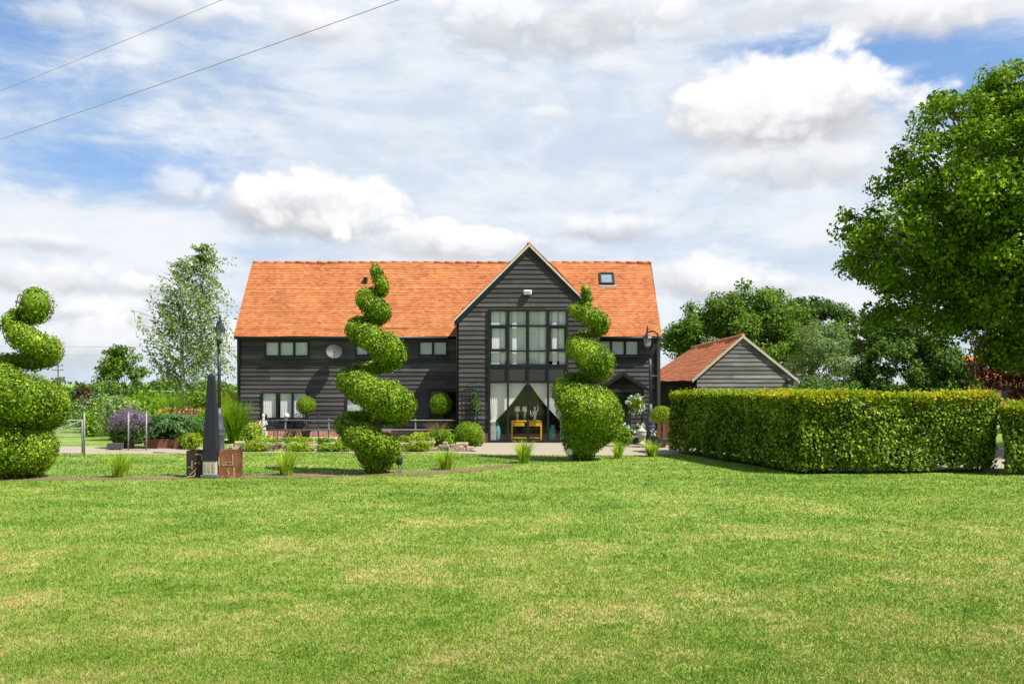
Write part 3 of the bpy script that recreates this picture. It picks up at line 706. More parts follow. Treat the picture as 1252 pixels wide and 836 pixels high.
s = MB(); rect(s, c - ru * .40 + rn * .0, .36, .07, .012); s.build('flashing', M['metal'], sk)
c = roof_pt(447, 345); s = MB(); s.box(c + np.array((0, 0, .09)), (.15, .22, .20)); s.build('roof_vent', M['frame'], house)
s = MB(); s.box(at(645, 357.5, GY - .10), (.30, .12, .17), bev=.03); fl = s.build('floodlight', M['whiteplastic'], house)
s = MB(); s.box(np.array(at(645, 357.5, GY - .165)), (.22, .012, .10)); s.build('lens', M['lampglass'], fl)
dc = np.array(at(408.5, 430, WY - .38)); ax = unit(np.array([[.25, -1, .42]]))[0]; e1 = unit(np.cross(ax, [[0, 0, 1]]))[0]; e2 = np.cross(ax, e1)
s = MB(); vs = []; fs = []
for i in range(7):
    for k2 in range(20):
        r_ = .31 * i / 6; a = 2 * math.pi * k2 / 20; q = dc + e1 * r_ * math.cos(a) + e2 * r_ * .95 * math.sin(a) + ax * (r_ * r_ * .9 - .05); vs.append(q)
for i in range(6):
    for k2 in range(20): j = (k2 + 1) % 20; fs.append((i * 20 + k2, i * 20 + j, (i + 1) * 20 + j, (i + 1) * 20 + k2))
vs2 = [q - ax * .012 for q in vs]; s.add(vs, fs, .5, True); s.add(vs2, [f[::-1] for f in fs], .5, True)
ds = s.build('satellite_dish', M['dish'], house)
s = MB(); s.tube([dc - e2 * .28 * (1 if e2[2] > 0 else -1), dc + ax * .32 - e2 * .16 * (1 if e2[2] > 0 else -1)], .012, 6); s.ball(dc + ax * .33 - e2 * .15 * (1 if e2[2] > 0 else -1), .035, 8)
s.tube([dc - ax * .05, dc - ax * .12 + np.array((0, 0, -.1)), (dc[0], WY - .02, dc[2] - .15)], .02, 6); s.build('feed_arm', M['iron'], ds)

# entrance porch right of the gable
px0, px1, pz = 3.42, 5.02, 1.98; pa = (px0 + px1) / 2; py0 = 34.25; po = MB()
for a, sg in ((px0, -1), (px1, 1)):
    roof_plane(po, (a - sg * -.15, py0 - .15, pz - .03), (a - sg * -.15, WY, pz - .03), (pa, py0 - .15, pz + .58), (pa, WY, pz + .58), u0=2, sag=.004)
por = po.build('porch_roof', M['oldroof'] if False else newmat('x')[0], house); por.data.materials[0] = tiles('slate', ((0.02, 0.02, 0.022), (0.035, 0.035, 0.038), (0.05, 0.05, 0.052), (0.08, 0.08, 0.08)), amount=0.0)
b = MB()
for a, sg in ((px0, -1), (px1, 1)): b.slab([(a + sg * .15, py0 - .19, pz - .12), (pa, py0 - .19, pz + .49), (pa, py0 - .19, pz + .62), (a + sg * .15, py0 - .19, pz + .01)], (0, 1, 0), .035)
b.build('porch_bargeboard', M['frame'], house)
b = MB(); b.box((pa, py0, pz - .07), (px1 - px0, .10, .12)); b.build('porch_beam', M['panel'], house)
for x in (px0 + .06, px1 - .06):
    b = MB(); b.box((x, py0 + .002, (pz - .13) / 2), (.10, .10, pz - .13), bev=.012); b.build('porch_post', M['frame'], house)
b = MB(); b.box((pa, WY - .05, 1.0), (.95, .07, 1.9), bev=.01); dr = b.build('front_door', M['frame'], house)
b = MB(); b.box((pa, WY - .09, 1.35), (.45, .012, .8)); b.build('pane', M['glass'], dr)
b = MB(); b.ball((pa + .36, WY - .11, .98), .03, 8); b.build('handle', M['metal'], dr)

# ------------------------------------------------------------------ things inside the gable room
TY = GY + .42
tb = thing('console_table', 'orange lacquered console table standing behind the glazed gable doors', 'table', (.55, TY, .02))
a, b = wx(625, TY), wx(662.5, TY); zt = .80
s = MB(); s.box(((a + b) / 2, TY, zt - .02), (b - a, .36, .05), bev=.01); s.build('tabletop', M['ochre'], tb)
for x0, x1 in ((a + .05, (a + b) / 2 - .08), ((a + b) / 2 + .08, b - .05)):
    s = MB(); s.box(((x0 + x1) / 2, TY - .15, zt - .13), (x1 - x0, .03, .15), bev=.008); dw = s.build('drawer', M['ochre'], tb)
    s = MB(); s.ball(((x0 + x1) / 2, TY - .175, zt - .13), .016, 8); s.build('knob', M['iron'], dw)
for x in (a + .03, b - .03):
    for yy in (-.145, .145):
        s = MB(); s.box((x, TY + yy, (zt - .045) / 2 + .01), (.055, .055, zt - .07)); s.build('leg', M['ochre'], tb)
s = MB(); s.box(((a + b) / 2, TY, .16), (b - a - .12, .30, .03)); s.build('shelf', M['ochre'], tb)
def table_lamp(px, label):
    x = wx(px, TY); o = thing('table_lamp', label, 'lamp', (x, TY, zt + .006), 'lamps on the console table')
    s = MB(); s.lathe((x, TY, zt + .006), [(.07, 0), (.07, .02), (.02, .04), (.05, .14), (.055, .22), (.02, .30), (.012, .36)], 14); s.build('base', M['lampglass'], o)
    s = MB(); s.lathe((x, TY, zt + .34), [(.11, 0), (.085, .19)], 16); s.build('lamp_shade', M['cloth'], o)
table_lamp(632.5, 'left table lamp with white shade on the orange console table')
table_lamp(641.5, 'table lamp with white shade nearest the middle of the orange console table')
x = wx(654, TY); o = thing('statuette', 'white statuette on the right half of the orange console table', 'statuette', (x, TY, zt + .006))
s = MB(); s.lathe((x, TY, zt + .006), [(.10, 0), (.10, .03), (.05, .06), (.06, .16), (.085, .26), (.06, .36), (.03, .41)], 14); s.ball((x, TY, zt + .47), .055, 12)
s.tube([(x - .07, TY, zt + .32), (x - .15, TY - .02, zt + .24), (x - .08, TY - .05, zt + .16)], [.025, .022, .02], 8); s.tube([(x + .07, TY, zt + .32), (x + .13, TY - .02, zt + .44), (x + .10, TY - .03, zt + .6)], [.025, .022, .018], 8)
s.build('figure', M['whiteplastic'], o)
x, y = wx(607, GY + .45), GY + .45; o = thing('floor_vase', 'teal glazed floor vase behind the left gable curtain', 'vase', (x, y, .02))
s = MB(); s.lathe((x, y, .02), [(.09, 0), (.13, .12), (.16, .35), (.12, .55), (.07, .68), (.09, .76)], 18); s.build('vessel', M['teal'], o)
V = leaf_quads(np.array([x, y, .95]) + rng.normal(size=(120, 3)) * (.09, .07, .12), rdir(120), .10); quads('leaves', V, rng.random(120), M['shrub2'], o)
x = wx(676, GY + .5); y = GY + .5; o = thing('floor_vase', 'green glazed floor vase behind the right gable curtain', 'vase', (x, y, .02))
s = MB(); s.lathe((x, y, .02), [(.10, 0), (.15, .15), (.15, .4), (.08, .55), (.10, .62)], 18); s.build('vessel', M['teal'], o)

# wall trellis with planter on the gable boards
y = GY - .09; x0, x1, z0, z1 = wx(569, y), wx(588, y), hgt(516, y), hgt(474, y)
o = thing('wall_trellis', 'black metal trellis with a small plant fixed to the gable boards', 'trellis', ((x0 + x1) / 2, y, z0))
s = MB()
for i in range(5): s.box((x0 + (x1 - x0) * i / 4, y, (z0 + z1) / 2), (.018, .018, z1 - z0))
for i in range(6): s.box(((x0 + x1) / 2, y - .014, z0 + (z1 - z0) * (i + .3) / 6), (x1 - x0, .012, .016))
s.tube([(x0, y, z1), (x0 + .1, y, z1 + .13), ((x0 + x1) / 2, y, z1 + .17), (x1 - .1, y, z1 + .13), (x1, y, z1)], .012, 6); s.build('frame', M['iron'], o)
P = np.array([wx(582, y), y - .05, hgt(492, y)]) + rng.normal(size=(260, 3)) * (.07, .04, .17); quads('leaves', leaf_quads(P, np.tile([[0, -1, .5]], (260, 1)), .07), rng.random(260), M['shrub2'], o)

# ------------------------------------------------------------------ outbuilding on the right
oy = 40.0
ob = thing('garage', 'low grey weatherboarded outbuilding with tiled roof beyond the hedge', 'outbuilding', (10.3, 46.5, 0))
gx0, gx1, ga, gez, gaz = wx(852, oy), wx(969, oy), wx(908, oy), 2.42, 4.20
s = MB(); f0 = lambda z: gx0 if z < gez else gx0 + (z - gez) / (gaz - gez) * (ga - gx0)
f1 = lambda z: gx1 if z < gez else gx1 - (z - gez) / (gaz - gez) * (gx1 - ga)
OL = 13.5
board_wall(s, (0, oy, 0), (1, 0, 0), (0, -1, 0), .0, gaz, f0, f1, pitch=.185, lap=.026)
board_wall(s, (gx1, oy, 0), (0, 1, 0), (1, 0, 0), .0, gez, lambda z: 0, lambda z: OL, pitch=.185)
board_wall(s, (gx1, oy + OL, 0), (-1, 0, 0), (0, 1, 0), .0, gez, lambda z: 0, lambda z: gx1 - gx0, pitch=.185)
s.build('wall', M['greywood'], ob)
s = MB(); board_wall(s, (gx0, oy + OL, 0), (0, -1, 0), (-1, 0, 0), .0, gez, lambda z: 0, lambda z: OL, pitch=.185); s.build('side_wall', M['shade'], ob)  # same boards as the other walls, painted darker as if shaded
s = MB(); q = (gaz - gez) / (ga - gx0); q2 = (gaz - gez) / (gx1 - ga); ov = .22
rid = gaz + .04
roof_plane(s, (gx0 - ov, oy - .06, gez - ov * q + .04), (gx0 - ov, oy + OL + 1.2, gez - ov * q + .04), (ga, oy - .06, rid), (ga, oy + OL - 2.2, rid - .12), sag=.03)
roof_plane(s, (gx1 + ov, oy - .06, gez - ov * q2 + .04), (gx1 + ov, oy + OL + 1.2, gez - ov * q2 + .04), (ga, oy - .06, rid), (ga, oy + OL - 2.2, rid - .12), sag=.03)
roof_plane(s, (gx0 - ov, oy + OL + 1.2, gez - ov * q + .04), (gx1 + ov, oy + OL + 1.2, gez - ov * q2 + .04), (ga, oy + OL - 2.2, rid - .12), (ga + .02, oy + OL - 2.2, rid - .12), sag=.01)
orf = s.build('roof', M['oldroof'], ob)
s = MB(); yy = oy - .06
while yy < oy + OL - 2.3: s.tube([(ga, yy, rid + .04 - .12 * (yy - oy) / OL), (ga, yy + .42, rid + .04 - .12 * (yy + .42 - oy) / OL)], [.10, .105], 8); yy += .435
s.build('ridge_tiles', M['ridge'], orf)
for X0, z0_ in ((gx0 - ov, gez - ov * q), (gx1 + ov, gez - ov * q2)):
    s = MB(); s.slab([(X0, oy - .10, z0_ - .01), (ga, oy - .10, gaz - .01), (ga, oy - .10, gaz + .12), (X0, oy - .10, z0_ + .12)], (0, 1, 0), .04); s.build('bargeboard', M['barge'], orf)
s = MB(); s.box((wx(963, oy), oy - .12, hgt(466, oy)), (.20, .16, .2), bev=.03); s.build('wall_lamp', M['iron'], ob)

# brick barn half hidden at the far right
by = 78.0; bb = thing('brick_barn', 'red roofed brick building in the shade behind the big oak', 'outbuilding', (47, by + 3, 0))
s = MB(); s.box((47, by + 3, 1.25), (13, 6, 2.5)); s.build('wall', M['brick'], bb)
s = MB(); roof_plane(s, (40.2, by - .3, 2.35), (53.8, by - .3, 2.35), (40.2, by + 3, 4.6), (53.8, by + 3, 4.6)); roof_plane(s, (40.2, by + 6.3, 2.35), (53.8, by + 6.3, 2.35), (40.2, by + 3, 4.6), (53.8, by + 3, 4.6))
s.build('roof', M['oldroof'], bb)
for x in (43, 46, 49):
    s = MB(); s.box((x, by - .03, 1.4), (1.0, .08, 1.1)); wn = s.build('window', M['frame'], bb)
s = MB(); L_ = 8.5
s.box((11.8, 34.0, .88), (L_, .22, 1.76)); s.box((11.8, 34.0, 1.80), (L_ + .06, .30, .07)); tag(s.build('brick_wall', M['brick'], None, (11.8, 34, 0)), 'low red brick garden wall seen just over the hedge top', 'wall')

# ------------------------------------------------------------------ clipped plants
def spline(ctrl, n):
    c = np.array(ctrl, float); k = len(c); d = np.concatenate([[0], np.cumsum(np.linalg.norm(np.diff(c[:, :3], axis=0), axis=1))])
    q = np.linspace(0, d[-1], n); out = np.zeros((n, c.shape[1]))
    t = np.gradient(c, d, axis=0)
    for i, s in enumerate(q):
        j = min(np.searchsorted(d, s, side='right') - 1, k - 2); h = d[j + 1] - d[j]; u = (s - d[j]) / h
        out[i] = (2 * u**3 - 3 * u**2 + 1) * c[j] + (u**3 - 2 * u**2 + u) * h * t[j] + (-2 * u**3 + 3 * u**2) * c[j + 1] + (u**3 - u**2) * h * t[j + 1]
    return out
def spheres_surface(S, n, jit=0.05, inner=0.82):
    """n points on the outside of a union of spheres S (x,y,z,r)"""
    w_ = S[:, 3] ** 2; idx = rng.choice(len(S), n, p=w_ / w_.sum()); D = rdir(n)
    P = S[idx, :3] + D * S[idx, 3:4] * (1 + rng.normal(size=(n, 1)) * jit)
    keep = np.ones(n, bool)
    for a in range(0, n, 4000):
        d = np.linalg.norm(P[a:a + 4000, None, :] - S[None, :, :3], axis=2) / S[None, :, 3]
        keep[a:a + 4000] = d.min(axis=1) > inner
    return P[keep], D[keep]
def core(S, k=0.86, mb=None):
    mb = mb or MB()
    for x, y, z, r in S: mb.ball((x, y, z), r * k, 8, r=random.random())
    return mb
def topiary(label, basepx, basey, ctrl, n=50000, leaf=0.057):
    d = F * EYE / (basey - HY); s = F / d; X0 = (basepx - CX) / s
    C = np.array([((x - CX) / s, d + dz / s, EYE + (HY - y) / s, r / s) for x, y, r, dz in ctrl])
    S = spline(C, 110); ph_ = rng.uniform(0, 6, 3); S[:, 3] = np.maximum(S[:, 3], .03) * np.where((S[:, 1] > d + .12) & (S[:, 2] > .8), .80, .96) * (1 + .07 * np.sin(np.arange(110) * .9 + ph_[0]) + .05 * np.sin(np.arange(110) * 1.9 + ph_[1])); S[:, :3] += rng.normal(size=(110, 3)) * .012
    o = thing('spiral_topiary', label, 'topiary', (X0, d, 0), 'spiral topiaries along the lawn edge')
    P, D = spheres_surface(S, n, 0.045, 0.90); P = P + D * (rng.random((len(P), 1)) < .03) * rng.uniform(.02, .09, (len(P), 1))
    quads('foliage', leaf_quads(P, D, leaf * rng.uniform(.6, 1.4, len(P)), .62, .48), rng.random(len(P)), M['box'], o, extra=core(S, .88))
    m = MB(); zt = S[0, 2]; m.tube([(X0, d, -.02), (X0 + .02, d, zt * .2), (X0, d + .02, zt * .42)], [.09, .07, .05], 8); m.build('stem', M['bark'], o)
    return o
topiary('spiral topiary with a round top knob, cut by the left edge of the photo', 30, 583, [
    (43, 362, 13, 0), (43, 373, 20, 0), (37, 387, 12, 4), (20, 385, 9, 0), (17, 396, 13, -4), (30, 410, 16, -12), (48, 420, 17, -12), (59, 427, 17, -2), (54, 438, 14, 12),
    (28, 441, 15, 16), (0, 444, 15, 12), (-16, 456, 17, 0), (-2, 466, 24, -20), (20, 476, 29, -30), (44, 488, 30, -26), (60, 494, 26, -4), (50, 512, 18, 22), (15, 515, 16, 28), (-12, 520, 16, 12),
    (-18, 534, 22, -6), (2, 542, 32, -18), (26, 547, 36, -16), (44, 549, 27, -2), (32, 562, 24, 4), (28, 575, 17, 0)], 72000)
topiary('slim spiral topiary in front of the left part of the black house', 462, 578, [
    (458, 325, 4, 0), (460, 333, 7, 0), (463, 343, 9, 0), (468, 354, 9, 2), (462, 358, 8, 5), (447, 360, 9, 0), (444, 366, 10, -5), (454, 374, 13, -9), (465, 380, 13, -6), (470, 385, 9, 2), (463, 390, 9, 8),
    (448, 392, 9, 8), (437, 395, 9, 3), (434, 402, 12, -4), (446, 409, 14, -13), (462, 418, 17, -15), (475, 428, 19, -9), (480, 434, 17, 0), (470, 447, 11, 15), (447, 450, 10, 18), (430, 454, 9, 9),
    (425, 465, 14, -5), (438, 471, 17, -19), (458, 480, 20, -25), (478, 490, 22, -19), (491, 497, 20, -2), (483, 511, 13, 15), (462, 514, 11, 20), (442, 510, 10, 18), (428, 510, 10, 10), (420, 519, 10, -2),
    (428, 526, 13, -14), (444, 533, 16, -24), (462, 540, 18, -22), (476, 546, 14, -8), (470, 552, 19, 0), (455, 548, 22, 2), (459, 559, 19, 0), (463, 568, 14, 0), (463, 576, 10, 0)], 72000)
topiary('fat spiral topiary in front of the right side of the glazed gable', 715, 562, [
    (715, 354, 6, 0), (717, 362, 8, 0), (718, 371, 7, 2), (708, 375, 6, 2), (700, 378, 6, -3), (711, 384, 11, -8), (726, 391, 13, -9), (735, 398, 12, -1), (728, 407, 8, 11), (708, 410, 7, 11), (700, 417, 8, 0),
    (705, 426, 14, -9), (720, 436, 20, -14), (734, 446, 18, -3), (730, 460, 12, 14), (705, 462, 10, 17), (690, 464, 8, 6), (686, 474, 11, -5), (696, 487, 20, -15), (712, 499, 28, -20), (728, 506, 31, -9),
    (731, 514, 30, 0), (716, 522, 30, 0), (711, 535, 24, 0), (712, 547, 18, 0), (713, 560, 11, 0)], 72000)

# hedges
def hedge(name, label, poly, H, dens=1200, leaf=0.088, lean=0.0, tidy=True, mats=('hedge', 'young'), cat='hedge'):
    poly = np.array(poly, float); k = len(poly); cen = poly.mean(axis=0)
    o = thing(name, label, cat, (cen[0], cen[1], 0))
    P = []; Nn = []
    area2 = sum(poly[i][0] * poly[(i + 1) % k][1] - poly[(i + 1) % k][0] * poly[i][1] for i in range(k)); sg = 1 if area2 > 0 else -1
    phs = rng.uniform(0, 6, 8)
    def wob(s, z): return .075 * np.sin(s * 2.1 + phs[0] + z * 1.3) + .045 * np.sin(s * 5.3 + phs[1] - z * 2) + .03 * np.sin(z * 5 + phs[2] + s)
    def top(x, y): return .03 * np.sin(x * 1.7 + phs[3]) + .025 * np.sin(y * 2.3 + phs[4]) + .025 * np.sin(x * 6 + y * 5 + phs[5])
    cm = MB(); ring = []
    for i in range(k):
        a, b = poly[i], poly[(i + 1) % k]; L = np.linalg.norm(b - a); nrm = np.array(((b - a)[1], -(b - a)[0])) / L * sg
        n = int(L * H * dens); s = rng.random(n) * L; z = rng.random(n) ** .9 * (H - .08) + .08
        depth = np.abs(rng.normal(size=n)) * -.06 + wob(s + i * 7, z) + rng.normal(size=n) * .02
        rnd_in = np.where(z < .25, -.10 * (1 - z / .25), 0)
        q = a + (b - a) * (s / L)[:, None] + nrm * (depth + rnd_in)[:, None]
        P.append(np.column_stack([q, np.minimum(z, H - .02 + top(q[:, 0], q[:, 1]))])); Nn.append(np.column_stack([np.tile(nrm, (n, 1)), np.full(n, .45)]))
    P = np.vstack(P); Nn = np.vstack(Nn)
    # inner core
    inset = []
    for i in range(k):
        a, b, c = poly[i - 1], poly[i], poly[(i + 1) % k]
        n1 = np.array(((b - a)[1], -(b - a)[0])) * sg; n1 /= np.linalg.norm(n1); n2 = np.array(((c - b)[1], -(c - b)[0])) * sg; n2 /= np.linalg.norm(n2)
        m_ = n1 + n2; m_ = m_ / np.dot(m_, n1) if abs(np.dot(m_, n1)) > .2 else m_
        inset.append(b - m_ * .20)
    from mathutils.geometry import tessellate_polygon
    p3 = [Vector((*q, 0)) for q in inset]; tri = tessellate_polygon([p3])
    vs = [(q[0], q[1], .22) for q in inset] + [(q[0], q[1], H - .12) for q in inset]
    fs = [(i, (i + 1) % k, k + (i + 1) % k, k + i) for i in range(k)] + [tuple(k + j for j in t) for t in tri] + [tuple(reversed(t)) for t in tri]
    cm.add(vs, fs, .2)
    quads('foliage', leaf_quads(P, Nn, leaf * rng.uniform(.55, 1.3, len(P)), .68, .7), rng.random(len(P)), M[mats[0]], o, extra=cm)
    # young growth along the top
    lo, hi = poly.min(axis=0), poly.max(axis=0); n = int((hi - lo).prod() * dens * 1.6); q = lo + rng.random((n, 2)) * (hi - lo)
    ins = np.zeros(n, bool)
    for i in range(k):
        a, b = poly[i], poly[(i + 1) % k]; cnd = (a[1] > q[:, 1]) != (b[1] > q[:, 1])
        xi = (b[0] - a[0]) * (q[:, 1] - a[1]) / (b[1] - a[1] + 1e-12) + a[0]; ins ^= cnd & (q[:, 0] < xi)
    q = q[ins]; z = H + top(q[:, 0], q[:, 1]) + np.abs(rng.normal(size=len(q))) * .06 - .01
    T = np.column_stack([q, z])
    for i in range(k):                                   # fringe over the upper edge
        a, b = poly[i], poly[(i + 1) % k]; L = np.linalg.norm(b - a); n = int(L * 420); s = rng.random(n); nrm = np.array(((b - a)[1], -(b - a)[0])) / L * sg
        qq = a + (b - a) * s[:, None] + nrm * rng.normal(size=(n, 1)) * .035
        T = np.vstack([T, np.column_stack([qq, H - np.abs(rng.normal(size=n)) * .10 + .04])])
    quads('young_growth', leaf_quads(T, np.tile([[0, 0, 1.0]], (len(T), 1)), leaf * rng.uniform(.6, 1.15, len(T)), .6, 1.2), rng.random(len(T)), M[mats[1]], o)
    for i in range(k):
        a, b = poly[i], poly[(i + 1) % k]; L = np.linalg.norm(b - a); c = cen
        for s in np.arange(.3, L - .1, .62):
            p = a + (b - a) * s / L; p = p + (np.array(cen) - p) / np.linalg.norm(np.array(cen) - p) * .2
            m = MB(); m.tube([(p[0], p[1], -.02), (p[0] + random.uniform(-.05, .05), p[1], .5)], [.025, .018], 5); m.build('stem', M['bark'], o)
    return o
hedge('hedge', 'long clipped square hedge with a sunlit front and yellow orange new growth on top', [(6.95, 21.55), (11.85, 22.0), (11.95, 23.2), (8.15, 22.85), (6.25, 28.9), (5.02, 28.5)], 1.86)
hedge('hedge', 'shaded clipped hedge cut by the right edge of the photo beyond the gravel gap', [(11.72, 21.3), (16.5, 21.6), (16.5, 22.8), (12.3, 22.5)], 1.62)

# ------------------------------------------------------------------ free growing trees and shrubs
def clumped(blobs, clump, per, fill=0.5):
    """leaf anchor points in many small clumps spread through big blobs (x,y,z,r[,squash])"""
    Ps = []; Ns = []
    for b in blobs:
        x, y, z, r = b[:4]; n = max(3, int((r / clump) ** 2 * 3.2))
        D = rdir(n); rad = r * np.clip(1 - np.abs(rng.normal(size=n)) * .28, .15, 1.0) * rng.uniform(.88, 1.08, n)
        C = np.array((x, y, z)) + D * rad[:, None]
        for c, dd in zip(C, D):
            cr = clump * random.uniform(.55, 1.35); m = max(6, int(per * (cr / clump) ** 2)); e = rdir(m)
            e[:, 2] *= .75
            p = c + e * cr * (rng.random((m, 1)) ** fill); Ps.append(p); Ns.append(unit(e + dd * .8 + np.array((0, 0, .5))))
    return np.vstack(Ps), np.vstack(Ns)
def tree(name, label, cat, base, blobs, mat, clump=.7, per=110, leaf=.16, trunk=.35, fork=None, group=None, asp=.6, bark='bark'):
    o = thing(name, label, cat, (base[0], base[1], 0), group)
    P, N_ = clumped(blobs, clump, per)
    keep = P[:, 2] > .15; P, N_ = P[keep], N_[keep]
    quads('crown', leaf_quads(P, N_, leaf * rng.uniform(.6, 1.3, len(P)), asp, .6), rng.random(len(P)), M[mat], o)
    m = MB(); fz = fork if fork else min(b[2] - b[3] * .3 for b in blobs)
    m.lathe((base[0], base[1], -.03), [(trunk * 1.5, 0), (trunk * 1.1, .25), (trunk, .8)], 10)
    m.tube([(base[0], base[1], .7), (base[0] + .05 * trunk, base[1], fz * .6), (base[0] - .1 * trunk, base[1] + .1, fz)], [trunk, trunk * .9, trunk * .8], 10)
    for b in blobs:
        p0 = np.array((base[0], base[1], fz - .2)); p1 = np.array(b[:3]); L = np.linalg.norm(p1 - p0)
        md = p0 + (p1 - p0) * .5 + np.array((0, 0, .10 * L)); r0 = trunk * min(.36, .12 + b[3] * .06)
        m.tube([p0, md, p1], [r0, r0 * .6, r0 * .25], 6)
        for q in range(5):
            e = rdir(1)[0]; e[2] = abs(e[2]) * .7; m.tube([md + (p1 - md) * (q / 5), p1 + e * b[3] * .45, p1 + e * b[3] * .9], [r0 * .35, r0 * .2, r0 * .06], 5)
    m.build('trunk', M[bark], o); return o
def pxb(lst, d): s = F / d; return [((x - CX) / s, d + dz, EYE + (HY - y) / s, r / s) for x, y, r, dz in lst]

# big oak at the right
tree('oak_tree', 'huge spreading green oak whose crown fills the right edge of the photo', 'tree', (19.2, 31, 0), pxb([
    (1040, 292, 18, -1), (1063, 262, 24, 1), (1088, 243, 26, -2), (1070, 315, 36, 0), (1105, 225, 20, 1), (1112, 280, 42, -2.5), (1130, 195, 34, 0), (1165, 150, 34, 0), (1172, 112, 14, 1), (1205, 115, 28, -1), (1240, 104, 27, 1), (1262, 98, 30, 1), (1278, 112, 38, -1), (1195, 170, 44, -2),
    (1238, 165, 50, 1), (1160, 225, 52, -3), (1215, 235, 60, -3.5), (1165, 295, 58, -3), (1235, 305, 60, -4), (1105, 345, 42, -1), (1090, 385, 28, 0), (1135, 385, 38, -1), (1165, 350, 48, -2.5), (1215, 365, 50, -2.5), (1250, 385, 55, -3), (1180, 400, 26, 1), (1232, 425, 34, 0),
    (1305, 152, 70, 0), (1205, 330, 60, 0), (1225, 395, 50, 0), (1190, 350, 50, 2), (1310, 230, 90, -3), (1300, 340, 80, -4), (1380, 180, 90, 0), (1420, 290, 110, -1), (1350, 390, 70, -2), (1290, 220, 80, 4), (1220, 280, 70, 4.5), (1140, 290, 55, 4), (1250, 190, 55, 4)], 30), 'oak', clump=.58, per=210, leaf=.155, trunk=.55, fork=3.6, asp=.62)
tree('copper_beech', 'dark red copper beech under the oak at the right edge', 'tree', (22.6, 40, 0), pxb([(1222, 445, 34, 0), (1250, 420, 40, 1), (1200, 462, 22, -1), (1245, 470, 34, -1), (1290, 450, 50, 0)], 40), 'copper', clump=.5, per=150, leaf=.17, trunk=.2, fork=1.6)
# trees behind the outbuilding
tree('sycamore_tree', 'broad round topped green tree rising behind the grey outbuilding', 'tree', (16.5, 62, 0), pxb([
    (822, 425, 20, 0), (832, 408, 24, 0), (848, 394, 28, 0), (872, 384, 30, 1), (900, 378, 30, -1), (925, 380, 32, 0), (950, 378, 26, 2), (968, 376, 20, 2), (880, 420, 44, -2), (930, 425, 44, -2), (960, 395, 28, 1), (850, 440, 34, -1), (965, 440, 40, -1), (905, 455, 50, -1)], 62), 'maple', clump=.8, per=230, leaf=.22, trunk=.4, fork=3, group=None)
tree('ash_tree', 'loose dark crowned tree between the round topped tree and the oak', 'tree', (22.0, 66, 0), pxb([
    (985, 388, 22, 0), (1000, 372, 16, 0), (1018, 376, 16, 1), (975, 372, 12, 0), (1010, 398, 28, 0), (1035, 385, 12, 0), (990, 420, 34, 0), (1030, 425, 30, 1)], 66), 'dark', clump=.65, per=170, leaf=.21, trunk=.3, fork=3.5)
tree('willow_tree', 'pale grey green willow behind the hedge right of the outbuilding', 'tree', (17.0, 52, 0), pxb([
    (1008, 410, 22, 0), (995, 432, 30, -1), (1022, 438, 28, 0), (980, 462, 28, -1), (1010, 465, 34, -2), (1045, 462, 24, 0), (965, 480, 20, -2)], 52), 'willow', clump=.6, per=190, leaf=.22, trunk=.25, fork=1.5, asp=.25)
tree('hawthorn_tree', 'dense dark green tree filling the gap under the oak branches', 'tree', (21.2, 47, 0), pxb([
    (1065, 412, 26, 0), (1090, 398, 26, 0), (1118, 408, 30, 0), (1075, 440, 34, -1), (1115, 445, 38, -1.5), (1150, 445, 26, 0), (1160, 465, 22, -1), (1060, 470, 26, -1), (1100, 475, 34, -2), (1140, 478, 28, -1)], 47), 'dark', clump=.55, per=220, leaf=.17, trunk=.25, fork=1.5)
tree('elder_bush', 'low green bush just behind the hedge beside the outbuilding', 'bush', (13.9, 42, 0), pxb([(985, 478, 18, 0), (1005, 482, 18, 0), (965, 486, 14, 1), (1030, 484, 20, 0)], 42), 'shrub2', clump=.35, per=90, leaf=.12, trunk=.08, fork=.5)
# left background
tree('field_tree', 'small round green tree standing alone against the sky on the left', 'tree', (-25.8, 60, 0), pxb([
    (148, 425, 11, 0), (138, 440, 15, 0), (158, 440, 16, 0), (130, 458, 14, 0), (150, 460, 20, -1), (166, 462, 14, 0)], 60), 'maple', clump=.5, per=95, leaf=.20, trunk=.16, fork=2.0)

